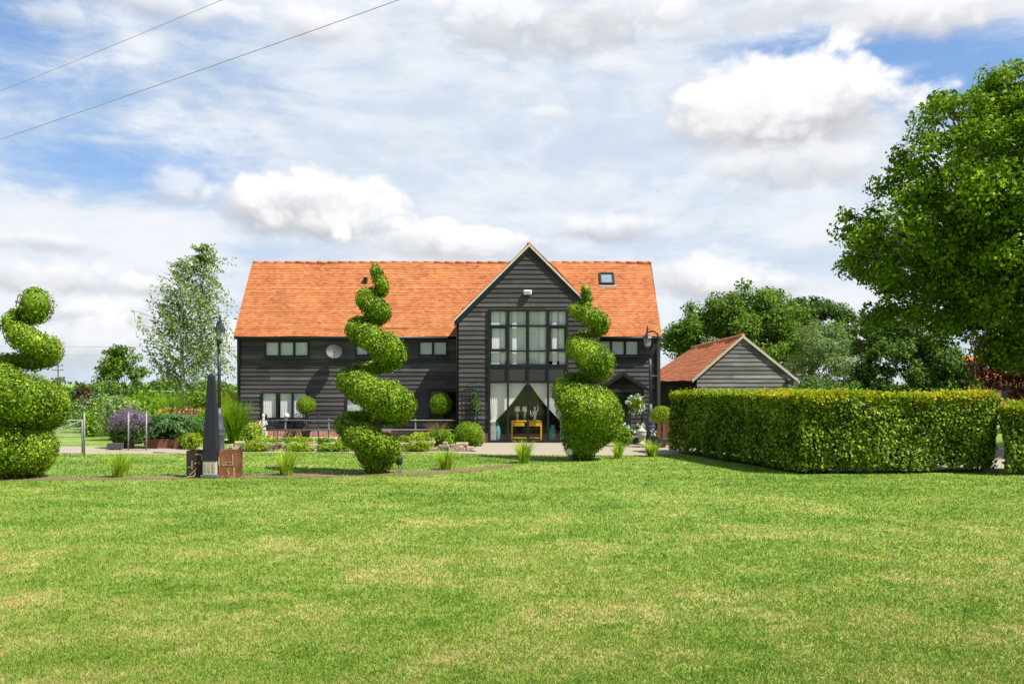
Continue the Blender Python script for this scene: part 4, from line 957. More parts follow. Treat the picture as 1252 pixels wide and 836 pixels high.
def birch():
    d = 42.0; s = F / d; bx_, by_ = wx(222, d), d
    o = thing('birch_tree', 'tall wispy birch with white trunk bending in the wind left of the house', 'tree', (bx_, by_, 0))
    T = [np.array((wx(a, d), d, hgt(b, d))) for a, b in ((222, 525), (224, 470), (222, 430), (221, 390), (226, 355), (238, 325), (258, 300))]
    m = MB(); m.tube(T, [.12, .10, .085, .065, .045, .025, .008], 8, r=.5); tips = []
    tw = MB(); LP = []; LN = []
    for i in range(120):
        f = (i + random.random()) / 120; z = hgt(470, d) + (hgt(303, d) - hgt(470, d)) * f
        seg = np.interp(z, [t[2] for t in T], range(len(T))); j = min(int(seg), len(T) - 2); p = T[j] + (T[j + 1] - T[j]) * (seg - j)
        reach = (0.40 + 1.75 * math.sin(min(1, (1 - f) * 1.25) * math.pi * .62)) * random.uniform(.55, 1.05)
        a = random.uniform(0, 2 * math.pi); dr = np.array((math.cos(a), math.sin(a), random.uniform(.3, .9)))
        if dr[0] < 0: dr[0] *= 1.1
        q1 = p + dr * reach * .55; q2 = p + dr * np.array((1, 1, .75)) * reach + np.array((.08, 0, 0)) * reach
        tw.tube([p, q1, q2], [.022, .014, .006], 5)
        for h in range(random.randint(6, 10)):                  # hanging wind blown strands
            t = random.uniform(.3, 1); st = p + (q2 - p) * t; Ls = random.uniform(.5, 1.35) * (0.55 if f > .8 else 1)
            wv = np.array((random.uniform(-.05, .75), random.uniform(-.25, .25), -1 if f < .75 else random.uniform(-.7, .1))); n = int(Ls * 17)
            u = np.linspace(0, 1, n)[:, None]; pts = st + wv * Ls * u + np.array((.25 * Ls, 0, 0)) * u ** 2 + rng.normal(size=(n, 3)) * .05
            LP.append(pts); LN.append(np.tile(np.array((.3, -.6, .6)), (n, 1)))
    P = np.vstack(LP); N_ = np.vstack(LN)
    quads('crown', leaf_quads(P, N_, .145 * rng.uniform(.6, 1.4, len(P)), .46, 1.0, droop=1.0), rng.random(len(P)), M['birch'], o)
    m.build('trunk', M['birchbark'], o); tw.build('branches', M['bark'], o)
birch()

def hedgerow():
    o = thing('hedgerow', 'long rough green field hedge closing the garden on the left', 'hedge', (-29, 55, 0)); B = []
    for x in np.arange(-52, -9, 1.0): B.append((x, 55 + random.uniform(-.8, .8), random.uniform(.7, 1.1), random.uniform(.9, 1.25)))
    P, N_ = clumped(B, .42, 60); P = P[P[:, 2] > .05]; N_ = N_[:len(P)]
    quads('foliage', leaf_quads(P, N_, .20 * rng.uniform(.6, 1.3, len(P)), .6, .7), rng.random(len(P)), M['shrub2'], o)
hedgerow()
B = [(x, 260 + random.uniform(-10, 10), random.uniform(-.6, .6), random.uniform(2.2, 3.4)) for x in np.arange(-190, 190, 3.2)]
P, N_ = clumped(B, 1.2, 22)
tag(quads('distant_wood', leaf_quads(P, N_, .9 * rng.uniform(.6, 1.3, len(P)), .7, .7), rng.random(len(P)), M['maple'], None), 'far low line of trees on the horizon', 'woodland', kind='stuff')

# ------------------------------------------------------------------ garden plants
def plant(name, label, cat, base, rx, ry, h, mat, n, leaf, asp=.5, flowers=None, group=None, z0=0.05, round_=False, stemmed=True):
    o = thing(name, label, cat, (base[0], base[1], 0), group)
    lobes = [(base[0] + rx * .55 * random.uniform(-1, 1), base[1] + ry * .55 * random.uniform(-1, 1), h * random.uniform(.35, .62)) for _ in range(7)] if not round_ else [(base[0], base[1], h * .5)]
    P = []; N_ = []
    for (x, y, z) in lobes:
        m = n // len(lobes); D = rdir(m); f = (.62 if not round_ else 1)
        r = np.array((rx * f, ry * f, min(h - z, z - z0 * .2) if not round_ else h * .5)); rr = (1 - np.abs(rng.normal(size=(m, 1))) * .16)
        P.append(np.array((x, y, z)) + D * r * rr); N_.append(D + np.array((0, 0, .35)))
    P = np.vstack(P); N_ = np.vstack(N_); k_ = P[:, 2] > .02; P, N_ = P[k_], N_[k_]
    quads('leaves', leaf_quads(P, N_, leaf * rng.uniform(.6, 1.4, len(P)), asp, .8), rng.random(len(P)), M[mat], o)
    if stemmed:
        m = MB()
        for q in range(9):
            a = random.uniform(0, 6.28); m.tube([(base[0], base[1], -.02), (base[0] + rx * .3 * math.cos(a), base[1] + ry * .3 * math.sin(a), h * .4), (base[0] + rx * .6 * math.cos(a), base[1] + ry * .6 * math.sin(a), h * .8)], [.025, .017, .008], 5)
        m.build('stems', M['bark'], o)
    if flowers:
        fm, fn, fs, zl, zh = flowers
        for fmat, cnt in zip(fm, fn):
            D = rng.uniform(-1, 1, size=(cnt, 2)); Q = np.column_stack([base[0] + D[:, 0] * rx, base[1] + D[:, 1] * ry, rng.uniform(zl, zh, cnt)])
            Q = np.repeat(Q, 6, axis=0) + rng.normal(size=(cnt * 6, 3)) * fs * .45
            quads('blossoms', leaf_quads(Q, rdir(len(Q)) + np.array((0, -.5, .5)), fs, .8, .5), rng.random(len(Q)), M[fmat], o)
    return o
def blades(name, label, cat, base, n, h, spread, wd, mat, group=None, arch=.5):
    o = thing(name, label, cat, (base[0], base[1], 0), group); a = rng.uniform(0, 2 * np.pi, n); L = h * rng.uniform(.55, 1.1, n); out = spread * rng.uniform(.15, 1, n)
    b = np.array((base[0], base[1], 0)) + np.column_stack([np.cos(a), np.sin(a), np.zeros(n)]) * (rng.random((n, 1)) * spread * .35)
    dr = np.column_stack([np.cos(a), np.sin(a), np.zeros(n)]); sd = np.column_stack([-np.sin(a + rng.normal(size=n) * .8), np.cos(a), np.zeros(n)]); sd = unit(sd)
    V = []; K = 4
    for k_ in range(K):
        def pt(t): return b + dr * (out * t ** 1.8)[:, None] + np.array((0, 0, 1)) * (L * (t - arch * .45 * t ** 3))[:, None]
        t0, t1 = k_ / K, (k_ + 1) / K; w0, w1 = wd * (1 - t0 * .9), wd * (1 - t1 * .9)
        V.append(np.stack([pt(t0) - sd * w0, pt(t0) + sd * w0, pt(t1) + sd * w1, pt(t1) - sd * w1], axis=1))
    r = rng.random(n); quads('leaves', np.vstack(V), np.tile(r, K), M[mat], o); return o
GI = 'iris clumps along the lawn edge'
for px, py, n, h, sp, lb in ((147, 583, 90, .68, .40, 'strappy iris clump nearest the left spiral topiary'), (350, 581, 110, .70, .36, 'strappy iris clump between the obelisk and the slim spiral topiary'),
                             (545, 574, 90, .60, .34, 'strappy iris clump just right of the slim spiral topiary'), (640, 566, 110, .70, .34, 'strappy iris clump in front of the orange console table'),
                             (756, 560, 80, .55, .28, 'strappy iris clump at the right foot of the fat spiral topiary'), (797, 558, 110, .55, .36, 'bright strappy iris clump before the right lamp post')):
    x, y = gnd(px, py); blades('iris_clump', lb, 'plant', (x, y), n * 2, h, sp * 1.15, .015, 'iris', GI, arch=.25)
# left garden
plant('leafy_shrub', 'big bright green shrub beyond the lavender ball', 'shrub', (wx(150, 38), 38), 1.8, 1.2, 1.9, 'shrub', 4200, .17)
plant('leafy_shrub', 'bright green shrub left of the birch trunk', 'shrub', (wx(190, 40), 40), 1.3, 1.0, 1.7, 'shrub', 2600, .16)
plant('leafy_shrub', 'dark green shrub behind the metal field gate', 'shrub', (wx(60, 44), 44), 1.6, 1.0, 1.7, 'shrub2', 2600, .16)
plant('leafy_shrub', 'small green shrub at the right end of the field gate', 'shrub', (wx(112, 37), 37), .6, .5, 1.05, 'shrub', 1200, .12)
plant('copper_shrub', 'dark red leaved shrub in the field hedge above the gate', 'shrub', (wx(100, 46), 46), .75, .6, 2.05, 'copper', 1500, .15)
plant('leafy_shrub', 'tall green shrub right of the birch trunk', 'shrub', (wx(250, 41), 41), 1.2, .9, 2.0, 'shrub', 2800, .15)
plant('leafy_shrub', 'green shrub against the left corner of the house', 'shrub', (wx(284, 36.2), 36.2), .85, .7, 1.95, 'lime', 2600, .13)
plant('leafy_shrub', 'loose light green shrub right of the purple ball shrub', 'shrub', (wx(186, 33.5), 33.5), .9, .6, 1.25, 'lime', 1800, .11)
plant('leafy_shrub', 'tall loose shrub directly behind the purple ball shrub', 'shrub', (wx(146, 34.5), 34.5), 1.0, .7, 1.75, 'birch', 2200, .12)
plant('leafy_shrub', 'mixed green shrub between the gate and the purple ball shrub', 'shrub', (wx(118, 40), 40), 1.1, .8, 1.7, 'willow', 1900, .13)
blades('reed_clump', 'tall feathery reeds behind the pink phlox', 'plant', (wx(212, 37), 37), 500, 2.0, .8, .02, 'shrub', arch=.3)
blades('reed_clump', 'tall feathery reeds right of the left lamp post', 'plant', (wx(275, 35.2), 35.2), 500, 2.1, .7, .018, 'lime', arch=.3)
plant('flower_bed_clump', 'pink phlox in flower at the foot of the birch', 'flowers', (wx(224, 34.5), 34.5), .55, .45, 1.05, 'shrub', 1300, .10, flowers=(('pink',), (26,), .08, .85, 1.25))
plant('flower_bed_clump', 'orange daylilies in flower left of the pink phlox', 'flowers', (wx(207, 34.9), 34.9), .5, .45, 1.0, 'shrub', 1300, .10, flowers=(('orange',), (20,), .075, .8, 1.3))
plant('flower_bed_clump', 'orange pink daylilies in flower right of the pink phlox', 'flowers', (wx(243, 34.7), 34.7), .45, .45, 1.0, 'shrub', 1100, .10, flowers=(('orange', 'pink'), (18, 8), .08, .85, 1.2))
# weeping lavender coloured ball on a trunk
x, y = wx(157, 30.2), 30.2; o = thing('purple_ball_shrub', 'mushroom shaped purple grey shrub on a thick dark trunk', 'shrub', (x, y, 0))
S = np.array([(x - .22, y, .80, .44), (x + .05, y - .05, .86, .48), (x + .35, y, .82, .42), (x, y + .2, .8, .45), (x + .5, y + .05, .78, .28)])
P, D = spheres_surface(S, 9000, .06, .85); k_ = P[:, 2] > .62; P, D = P[k_], D[k_]
quads('crown', leaf_quads(P, D, .06, .4, .7), rng.random(len(P)), M['lav'], o, extra=core(S * np.array((1, 1, 1, 1)) + np.array((0, 0, .12, 0)), .72))
k_ = rng.random(3000); P2, D2 = spheres_surface(S - np.array((0, 0, .32, .10)), 5000, .08, .85); quads('leaves', leaf_quads(P2, D2, .08), rng.random(len(P2)), M['dark'], o)
m = MB(); m.tube([(x, y, -.02), (x + .03, y, .35), (x, y, .7)], [.20, .15, .16], 10); m.build('trunk', M['bark'], o)
# spreading juniper in a rusty planter
x, y = wx(205, 30.6), 30.6; o = thing('juniper_bush', 'wide spreading dark green juniper above the rusty planter', 'shrub', (x, y, .3)); P = []; N_ = []
for i in range(150):
    a = random.uniform(0, 6.28); L = random.uniform(.6, 1.7); zz = random.uniform(.35, 1.02); n = 70; t = np.linspace(.1, 1, n)[:, None]
    e = np.array((math.cos(a), math.sin(a) * .6, 0)); p = np.array((x, y, zz)) + e * L * t + np.array((0, 0, .22)) * t * (1 - t) * 2 - np.array((0, 0, .12)) * t ** 2 + rng.normal(size=(n, 3)) * (.06, .05, .035) * (1.2 - t)
    P.append(p); N_.append(np.tile((0, -.2, 1.0), (n, 1)))
P = np.vstack(P); N_ = np.vstack(N_); quads('foliage', leaf_quads(P, N_, .085, .45, .8), rng.random(len(P)), M['juniper'], o)
m = MB(); m.tube([(x, y, .27), (x + .05, y, .6), (x, y, .9)], [.07, .06, .03], 7); m.build('stem', M['bark'], o)
o = thing('steel_planter', 'low rusty steel planter holding the spreading juniper', 'planter', (x, 30.6, 0)); m = MB(); hw, hd_ = .62, .45
for sx, cx_, dx, dy in ((0, (x, 30.6 - hd_), 2 * hw, .03), (0, (x, 30.6 + hd_), 2 * hw, .03), (1, (x - hw, 30.6), .03, 2 * hd_ - .032), (1, (x + hw, 30.6), .03, 2 * hd_ - .032)): m.box((cx_[0], cx_[1], .16), (dx, dy, .32))
m.build('box', M['cor'], o); m = MB(); m.box((x, 30.6, .13), (2 * hw - .04, 2 * hd_ - .04, .24)); m.build('soil', M['soil'], o)
plant('perennial_clump', 'lime green perennial mound beside the rusty planter', 'plant', (wx(236, 29.8), 29.8), .45, .35, .55, 'lime', 1500, .09)
blades('perennial_clump', 'tall yellow green perennials between the left lamp post and the house', 'plant', (wx(288, 32.8), 32.8), 900, 1.7, .7, .018, 'shrub', arch=.35)
blades('perennial_clump', 'green perennials left of the left lamp post', 'plant', (wx(252, 33.4), 33.4), 600, 1.45, .55, .018, 'shrub', arch=.35)
plant('perennial_clump', 'soft green perennials before the left corner of the railing', 'plant', (wx(306, 31.8), 31.8), .45, .35, .8, 'iris', 1500, .09)
# border in front of the railing
bi = 0
for px, d, r, h, mt, lb in ((322, 30.4, .5, .42, 'iris', 'low green border plants below the white figurine'), (345, 30.6, .5, .36, 'shrub', 'low green border plants before the patio table'),
        (372, 30.3, .5, .40, 'iris', 'yellow green border plants under the standard ball tree'), (398, 30.8, .5, .34, 'shrub', 'low green border plants left of the slim topiary'),
        (425, 30.5, .5, .40, 'lime', 'lime border plants behind the slim topiary'), (497, 30.6, .45, .42, 'shrub', 'low green border plants right of the slim topiary'),
        (518, 30.4, .42, .55, 'iris', 'yellow green border plants left of the bronze grass')):
    plant('border_plant', lb, 'plant', (wx(px, d), d), r, .5, h, mt, 1300, .09, group='low plants in the border before the railing')
for px, r_, h, mt, lb in ((312, .5, .34, 'lime', 'lime plants spilling over the left end of the rubble wall'), (366, .45, .30, 'iris', 'yellow green plants at the wall foot below the patio table'), (410, .5, .30, 'shrub', 'green plants at the wall foot just left of the slim topiary'), (510, .45, .36, 'lime', 'lime plants at the wall foot right of the slim topiary')):
    plant('border_plant', lb, 'plant', (wx(px, 28.75), 28.75), r_, .3, h, mt, 900, .08, group='low plants spilling over the rubble wall')
blades('bronze_grass', 'fountain of bronze ornamental grass left of the gable', 'plant', (wx(537, 31.3), 31.3), 420, 1.15, .62, .008, 'pampas', arch=.7)
plant('border_plant', 'green leafy plant at the foot of the bronze grass', 'plant', (wx(540, 30.6), 30.6), .42, .35, .62, 'shrub', 1500, .09)
# box cushion of two lobes
x, y = wx(572, 31.2), 31.2; o = thing('box_bush', 'clipped green box cushion at the left foot of the gable', 'bush', (x, y, 0))
S = np.array([(x - .1, y, .38, .40), (x + .16, y - .02, .46, .36), (x - .05, y, .55, .30), (x + .30, y + .05, .28, .28), (x - .28, y, .26, .27)])
P, D = spheres_surface(S, 7000, .04, .92); k_ = P[:, 2] > .02; quads('foliage', leaf_quads(P[k_], D[k_], .055, .55, .7), rng.random(k_.sum()), M['shrub'], o, extra=core(S, .85))
def standard(label, px, py, r, d, h0=0.0, flat=1.0, mat='shrub'):
    x = wx(px, d); z = hgt(py, d); o = thing('standard_tree', label, 'topiary', (x, d, h0), 'ball headed standard trees')
    S = np.array([(x, d, z, r), (x - r * .25, d, z - r * .1, r * .85), (x + r * .25, d, z, r * .85)])
    P, D = spheres_surface(S, 5200, .05, .92); P[:, 2] = z + (P[:, 2] - z) * flat
    quads('foliage', leaf_quads(P, D, .05, .55, .8), rng.random(len(P)), M[mat], o, extra=core(S, .8 * flat))
    m = MB(); m.tube([(x, d, h0), (x + .02, d, (z + h0) / 2), (x, d, z - r * .3)], [.035, .03, .025], 7); m.build('trunk', M['bark'], o)
    m = MB(); m.lathe((x, d, h0), [(.13, 0), (.18, .26), (.2, .28), (.2, .32), (.17, .32), (.16, .27)], 14); m.build('pot', M['panel'], o)
standard('ball headed standard tree before the large left ground floor window', 374, 495, .33, 34.4, .06)
standard('ball headed standard tree in the shade before the back door', 539, 493, .37, 33.6, .06)
standard('flattened ball headed standard tree right of the right lamp post', 809, 507, .36, 30.6, 0, .8, 'lime')
x, y = wx(778, 33.6), 33.6; o = thing('rose_standard', 'white flowering standard beside the entrance porch', 'flowers', (x, y, 0))
P = np.array((x, y, hgt(494, y))) + rdir(700) * .33 * (rng.random((700, 1)) ** .35); quads('leaves', leaf_quads(P, rdir(700), .09), rng.random(700), M['shrub'], o)
Q = np.repeat(np.array((x, y, hgt(494, y))) + rdir(40) * .35, 7, axis=0) + rng.normal(size=(280, 3)) * .03; quads('blossoms', leaf_quads(Q, rdir(280) + np.array((0, -.6, .4)), .07, .8, .5), rng.random(280), M['white'], o)
m = MB(); m.tube([(x, y, 0), (x, y, hgt(500, y))], [.03, .02], 6); m.build('stem', M['bark'], o)
plant('flower_bed_clump', 'white flowering plants round the pale urn by the porch', 'flowers', (wx(776, 32.6), 32.6), .42, .3, .62, 'shrub2', 1200, .09, flowers=(('white',), (48,), .08, .15, .72))
plant('perennial_clump', 'green mound between the fat topiary and the pale urn', 'plant', (wx(760, 31.2), 31.2), .35, .3, .72, 'shrub', 1700, .08)
plant('flower_bed_clump', 'white flowering plants right of the right lamp post', 'flowers', (wx(806, 32.0), 32.0), .32, .28, .5, 'shrub2', 800, .08, flowers=(('white',), (22,), .07, .15, .55))
x, y = wx(784, 32.0), 32.0; o = thing('garden_urn', 'pale stone urn with a lid beside the right lamp post', 'urn', (x, y, 0))
m = MB(); m.lathe((x, y, 0), [(.15, 0), (.15, .06), (.07, .1), (.06, .18), (.15, .28), (.19, .40), (.17, .46), (.19, .48), (.19, .50), (.09, .56), (.04, .62), (.04, .66), (.01, .69)], 18); m.build('bowl', M['pale'], o)
x, y = wx(815, 31.5), 31.5; o = thing('garden_gate', 'brown timber gate between the house and the hedge', 'gate', (x, y, 0)); m = MB()
for i in range(5): m.box((x - .2 + .1 * i, y, .56), (.092, .03, 1.06))
m.build('boards', M['cor'], o)
for q in (-.29, .29):
    m = MB(); m.box((x + q, y, .62), (.08, .08, 1.24), bev=.01); m.build('post', M['cor'], o)
m = MB()
for z in (.25, .9): m.box((x, y - .03, z), (.5, .025, .08))
m.build('rail', M['cor'], o)

# ------------------------------------------------------------------ garden furniture and ironwork
def lamp_post(label, x, y, rz):
    o = thing('lamp_post', label, 'lamp post', (0, 0, 0), 'swan neck lamp posts in the garden')
    m = MB(); m.lathe((0, 0, 0), [(.20, 0), (.20, .06), (.16, .10), (.15, .55), (.18, .60), (.18, .66), (.15, .70), (.185, .76), (.185, .82), (.13, .92), (.085, 1.15), (.065, 1.45)], 14); m.build('pedestal', M['lampblue'], o)
    m = MB(); m.tube([(0, 0, 1.45), (0, 0, 2.6), (0, 0, 3.08)], [.055, .048, .045], 10); m.build('shaft', M['lampblue'], o)
    m = MB(); m.tube([(-.30, 0, 2.45), (.30, 0, 2.45)], .018, 6)
    for q in (-.31, .31): m.ball((q, 0, 2.45), .03, 8)
    m.build('ladder_bar', M['lampblue'], o)
    m = MB(); m.tube([(0, 0, 3.05), (.05, 0, 3.25), (.20, 0, 3.5), (.30, 0, 3.75), (.27, 0, 3.96), (.13, 0, 4.06), (-.02, 0, 4.04), (-.10, 0, 3.95)], [.045, .042, .04, .036, .034, .032, .03, .03], 8); m.build('swan_neck', M['iron'], o)
    m = MB(); m.lathe((-.10, 0, 3.46), [(.05, 0), (.10, .08), (.145, .34)], 6, smooth=False); lt = m.build('lantern', M['lampglass'], o)
    m = MB(); m.lathe((-.10, 0, 3.80), [(.19, 0), (.16, .05), (.08, .14), (.05, .2), (.03, .28), (.035, .32), (.008, .46)], 8, smooth=False)
    m.lathe((-.10, 0, 3.43), [(.015, -.06), (.06, 0), (.06, .035)], 8)
    for k_ in range(6):
        a = 2 * math.pi * k_ / 6; m.tube([(-.10 + .10 * math.cos(a) * .6, .10 * math.sin(a) * .6, 3.46), (-.10 + .155 * math.cos(a), .155 * math.sin(a), 3.81)], .012, 5)
    m.build('lantern_frame', M['iron'], lt)
    o.location = (x, y, 0); o.rotation_euler = (0, 0, rz); return o
L1 = lamp_post('black swan neck lamp post at the right corner of the house', wx(795, 32.3), 32.3, 0)
def dup(o, parent=None):
    c = o.copy(); COL.objects.link(c)
    if parent is not None: c.parent = parent
    for ch in list(o.children): dup(ch, c)
    return c
L2 = dup(L1); L2.location = (wx(268, 27.2), 27.2, 0); L2.rotation_euler = (0, 0, R(122)); L2['label'] = 'black swan neck lamp post standing right behind the dark obelisk'

# obelisk and the two cut steel boxes
ox, oy_ = wx(258.5, 20.9), 20.9
o = thing('obelisk', 'tall dark slate obelisk on a pale block at the lawn edge', 'obelisk', (ox, oy_, 0))
m = MB(); m.box((ox, oy_, .04), (.40, .40, .08), bev=.015); m.build('base', M['bronze'], o)
m = MB(); m.box((ox, oy_, .24), (.31, .31, .32), bev=.012); bl = m.build('block', M['pale'], o)
m = MB()
for q in (-.09, .0, .09):
    m = MB(); m.box((ox + q, oy_ - .158, .25), (.045, .012, .20)); m.build('flute', M['stone'], bl)
m = MB(); hb, ht = .165, .070
m.add([(ox - hb, oy_ - hb, .402), (ox + hb, oy_ - hb, .402), (ox + hb, oy_ + hb, .402), (ox - hb, oy_ + hb, .402), (ox - ht, oy_ - ht, 2.36), (ox + ht, oy_ - ht, 2.36), (ox + ht, oy_ + ht, 2.36), (ox - ht, oy_ + ht, 2.36), (ox, oy_, 2.45)],
      [(3, 2, 1, 0), (0, 1, 5, 4), (1, 2, 6, 5), (2, 3, 7, 6), (3, 0, 4, 7), (4, 5, 8), (5, 6, 8), (6, 7, 8), (7, 4, 8)]); m.build('shaft', M['obelisk'], o)
def steel_box(label, px0, px1, mat, strokes, d):
    x0, x1 = wx(px0, d), wx(px1, d); W_ = x1 - x0; H_ = .63; o = thing('steel_box', label, 'planter', ((x0 + x1) / 2, d + W_ / 2, 0), 'cut steel boxes beside the obelisk')
    m = MB(); c = ((x0 + x1) / 2, d + W_ / 2); t = .02
    for (cx_, cy_, dx, dy) in ((c[0], d, W_, t), (c[0], d + W_, W_, t), (x0 + t / 2, c[1], t, W_ - t - .004), (x1 - t / 2, c[1], t, W_ - t - .004)): m.box((cx_, cy_, H_ / 2), (dx, dy, H_))
    po_ = m.build('panels', M[mat], o); m = MB(); m.box((c[0], c[1], .26), (W_ - .06, W_ - .06, .5)); m.build('soil', M['soil'], o)
    for st in strokes:
        m = MB()
        for a, b in zip(st, st[1:]):
            p = [(x0 + W_ * q[0], d - t / 2 - .004, H_ * (1 - q[1])) for q in (a, b)]; dx, dz = p[1][0] - p[0][0], p[1][2] - p[0][2]; L_ = math.hypot(dx, dz); nx, nz_ = -dz / L_ * .011, dx / L_ * .011
            m.slab([(p[0][0] - nx, p[0][1], p[0][2] - nz_), (p[1][0] - nx, p[1][1], p[1][2] - nz_), (p[1][0] + nx, p[1][1], p[1][2] + nz_), (p[0][0] + nx, p[0][1], p[0][2] + nz_)], (0, -1, 0), .004 + .0005 * random.random())
        m.build('cut_mark', M['tan'], po_)
steel_box('dark brown steel box with pale cut marks left of the obelisk', 228, 247.5, 'rustdark', [[(.58, .13), (.95, .13), (.97, .35)], [(.36, .36), (.36, .68)], [(.08, .62), (.28, .60)], [(.68, .62), (.55, .72), (.2, .88)], [(.60, .78), (.5, .92), (.02, .96)], [(.52, .48), (.62, .44)], [(.78, .40), (.86, .50)]], 20.85)
steel_box('rusty red steel box with pale cut marks right of the obelisk', 267.5, 290, 'rust', [[(.02, .22), (.02, .55)], [(.20, .24), (.18, .5), (.32, .55)], [(.36, .40), (.36, .53), (.76, .53)], [(.76, .14), (.76, .53)], [(.36, .42), (.72, .42)], [(.56, .62), (.46, .74), (.58, .84), (.48, .94)], [(.84, .62), (.84, .94)], [(.10, .97), (.30, .93)], [(.62, .96), (.95, .97)]], 20.85)

# metal field gate and the two frame posts
d = 27.0; xr = wx(103, d); xl = xr - 2.4; o = thing('field_gate', 'grey metal field gate beside the left spiral topiary', 'gate', ((xl + xr) / 2, d, 0))
m = MB()
for z in (.10, .36, .60, .84, 1.08): m.tube([(xl, d, z), (xr - .06, d, z)], .02, 6)
for x in (xl, xr - .06): m.tube([(x, d, .08), (x, d, 1.10)], .022, 6)
m.tube([(xl + .02, d - .03, .12), (xr - .08, d - .03, 1.06)], .014, 6); m.build('frame', M['metal'], o)
for x in (xl - .09, xr):
    m = MB(); m.tube([(x, d, -.02), (x, d, 1.30)], .028, 8); m.ball((x, d, 1.31), .034, 8); m.build('post', M['metal'], o)
d = 29.3; xa, xb = wx(157, d), wx(179, d); o = thing('wire_fence_frame', 'thin metal frame of two posts before the purple ball shrub', 'fence', ((xa + xb) / 2, d, 0))
for x in (xa, xb):
    m = MB(); m.tube([(x, d, -.02), (x, d, 1.22)], .026, 7); m.ball((x, d, 1.24), .035, 8); m.build('post', M['metal'], o)
m = MB()
for z in (.14, .30): m.tube([(xa, d, z), (xb, d, z)], .018, 6)
m.build('rail', M['iron'], o)
x, y = wx(141, 29.6), 29.6; o = thing('stone_trough', 'small grey stone trough at the foot of the purple ball shrub', 'trough', (x, y, 0)); m = MB()
m.box((x, y - .14, .13), (.42, .05, .18), bev=.01); m.box((x, y + .14, .13), (.42, .05, .18), bev=.01)
for q in (-.185, .185): m.box((x + q, y, .13), (.05, .225, .178))
m.box((x, y, .06), (.32, .22, .03)); m.build('basin', M['dish'], o)
for q in (-.13, .13):
    m = MB(); m.box((x + q, y, .022), (.06, .26, .035)); m.build('foot', M['dish'], o)

# low rubble wall: stones in one dry wall
o = thing('rubble_wall', 'low wall of pale rubble stone edging the raised border', 'wall', (-5.3, 29.0, 0)); m = MB(); x = -9.2
for lay, (zb, hh) in enumerate(((0, .12), (.105, .11), (.20, .09))):
    x = -9.2 + lay * .12
    while x < -1.45:
        L_ = random.uniform(.10, .46); zz = zb + hh / 2 + random.uniform(-.03, .03)
        m.box((x + L_ / 2, 29.05 + random.uniform(-.04, .04), zz), (L_ * .97, random.uniform(.24, .32), hh * random.uniform(.9, 1.12)), rz=random.uniform(-.2, .2), bev=.018); x += L_ + (random.random() < .3 * lay) * .25
m.build('stones', M['stone'], o)
for px, py, r_ in ((556, 548, .16), (563, 550, .13), (571, 551, .15), (579, 552, .10)):
    x, y = gnd(px, py); m = MB(); m.ball((x, y, r_ * .45), r_, 9, sq=(1.2, .9, .65))
    tag(m.build('boulder', M['stone'], None, (x, y, 0)), {556: 'pale boulder at the end of the rubble wall, furthest left of four', 563: 'pale boulder second from the rubble wall end', 571: 'pale boulder below the box cushion bush', 579: 'smallest pale boulder on the gravel by the box cushion'}[px], 'boulder', 'boulders at the end of the rubble wall')

# terrace railing
d = 33.25; xa, xb = wx(296, d), wx(561, d); o = thing('terrace_railing', 'thin pale metal railing along the terrace before the house', 'railing', ((xa + xb) / 2, d, .05))
n = 6
for i in range(n):
    x = xa + (xb - xa) * i / (n - 1); m = MB(); m.box((x, d, .45), (.05 if i < n - 1 else .10, .05, .84), bev=.008); m.build('post', M['metal'], o)
for z in (.82, .47):
    m = MB(); m.tube([(xa, d - .035, z), (xb, d - .035, z)], .018, 6); m.build('rail', M['metal'], o)
m = MB(); N_ = 40
for i in range(N_ + 1): m.box((xa + .05 + (xb - xa - .1) * i / N_, d - .035, .27), (.008, .008, .38))
m.build('balusters', M['iron'], o)
# patio table and chairs
d = 34.3; x = wx(357, d); o = thing('patio_table', 'round black metal patio table under the large left window', 'table', (x, d, .06))
m = MB(); m.lathe((x, d, .76), [(.50, 0), (.52, .015), (.50, .03)], 22); m.build('tabletop', M['iron'], o)
for k_ in range(4):
    a = math.pi / 4 + k_ * math.pi / 2; m = MB(); m.tube([(x + .12 * math.cos(a), d + .12 * math.sin(a), .76), (x + .38 * math.cos(a), d + .38 * math.sin(a), .06)], .018, 6); m.build('leg', M['iron'], o)
def chair(x, y, rz, label):
    o = thing('patio_chair', label, 'chair', (0, 0, 0), 'black metal patio chairs')
    m = MB(); m.box((0, 0, .45), (.44, .44, .03), bev=.01); m.build('seat', M['iron'], o)
    m = MB()
    for i in range(7): m.box((-.19 + .38 * i / 6, .215, .70), (.022, .02, .42))
    m.tube([(-.21, .22, .90), (0, .235, .96), (.21, .22, .90)], .016, 6); m.build('backrest', M['iron'], o)
    for sx, sy in ((-1, -1), (1, -1), (-1, 1), (1, 1)):
        m = MB(); m.tube([(sx * .19, sy * .19, .44), (sx * .21, sy * .21, 0)], .016, 6); m.build('leg', M['iron'], o)
    for sx in (-1, 1):
        m = MB(); m.tube([(sx * .215, .2, .66), (sx * .22, -.18, .66), (sx * .2, -.2, .46)], .014, 6); m.build('armrest', M['iron'], o)
    o.location = (x, y, .06); o.rotation_euler = (0, 0, rz); return o
C1 = chair(x - .80, d - .05, R(85), 'black metal patio chair left of the round patio table')
C2 = dup(C1); C2.location = (x + .82, d - .1, .06); C2.rotation_euler = (0, 0, R(-80)); C2['label'] = 'black metal patio chair right of the round patio table'
C3 = dup(C1); C3.location = (x + .1, d + .78, .06); C3.rotation_euler = (0, 0, R(5)); C3['label'] = 'black metal patio chair between the round patio table and the house wall'
xx = wx(350.5, d - .1); o = thing('ball_lantern', 'white ball lantern standing on the round patio table', 'lantern', (xx, d - .1, .79))
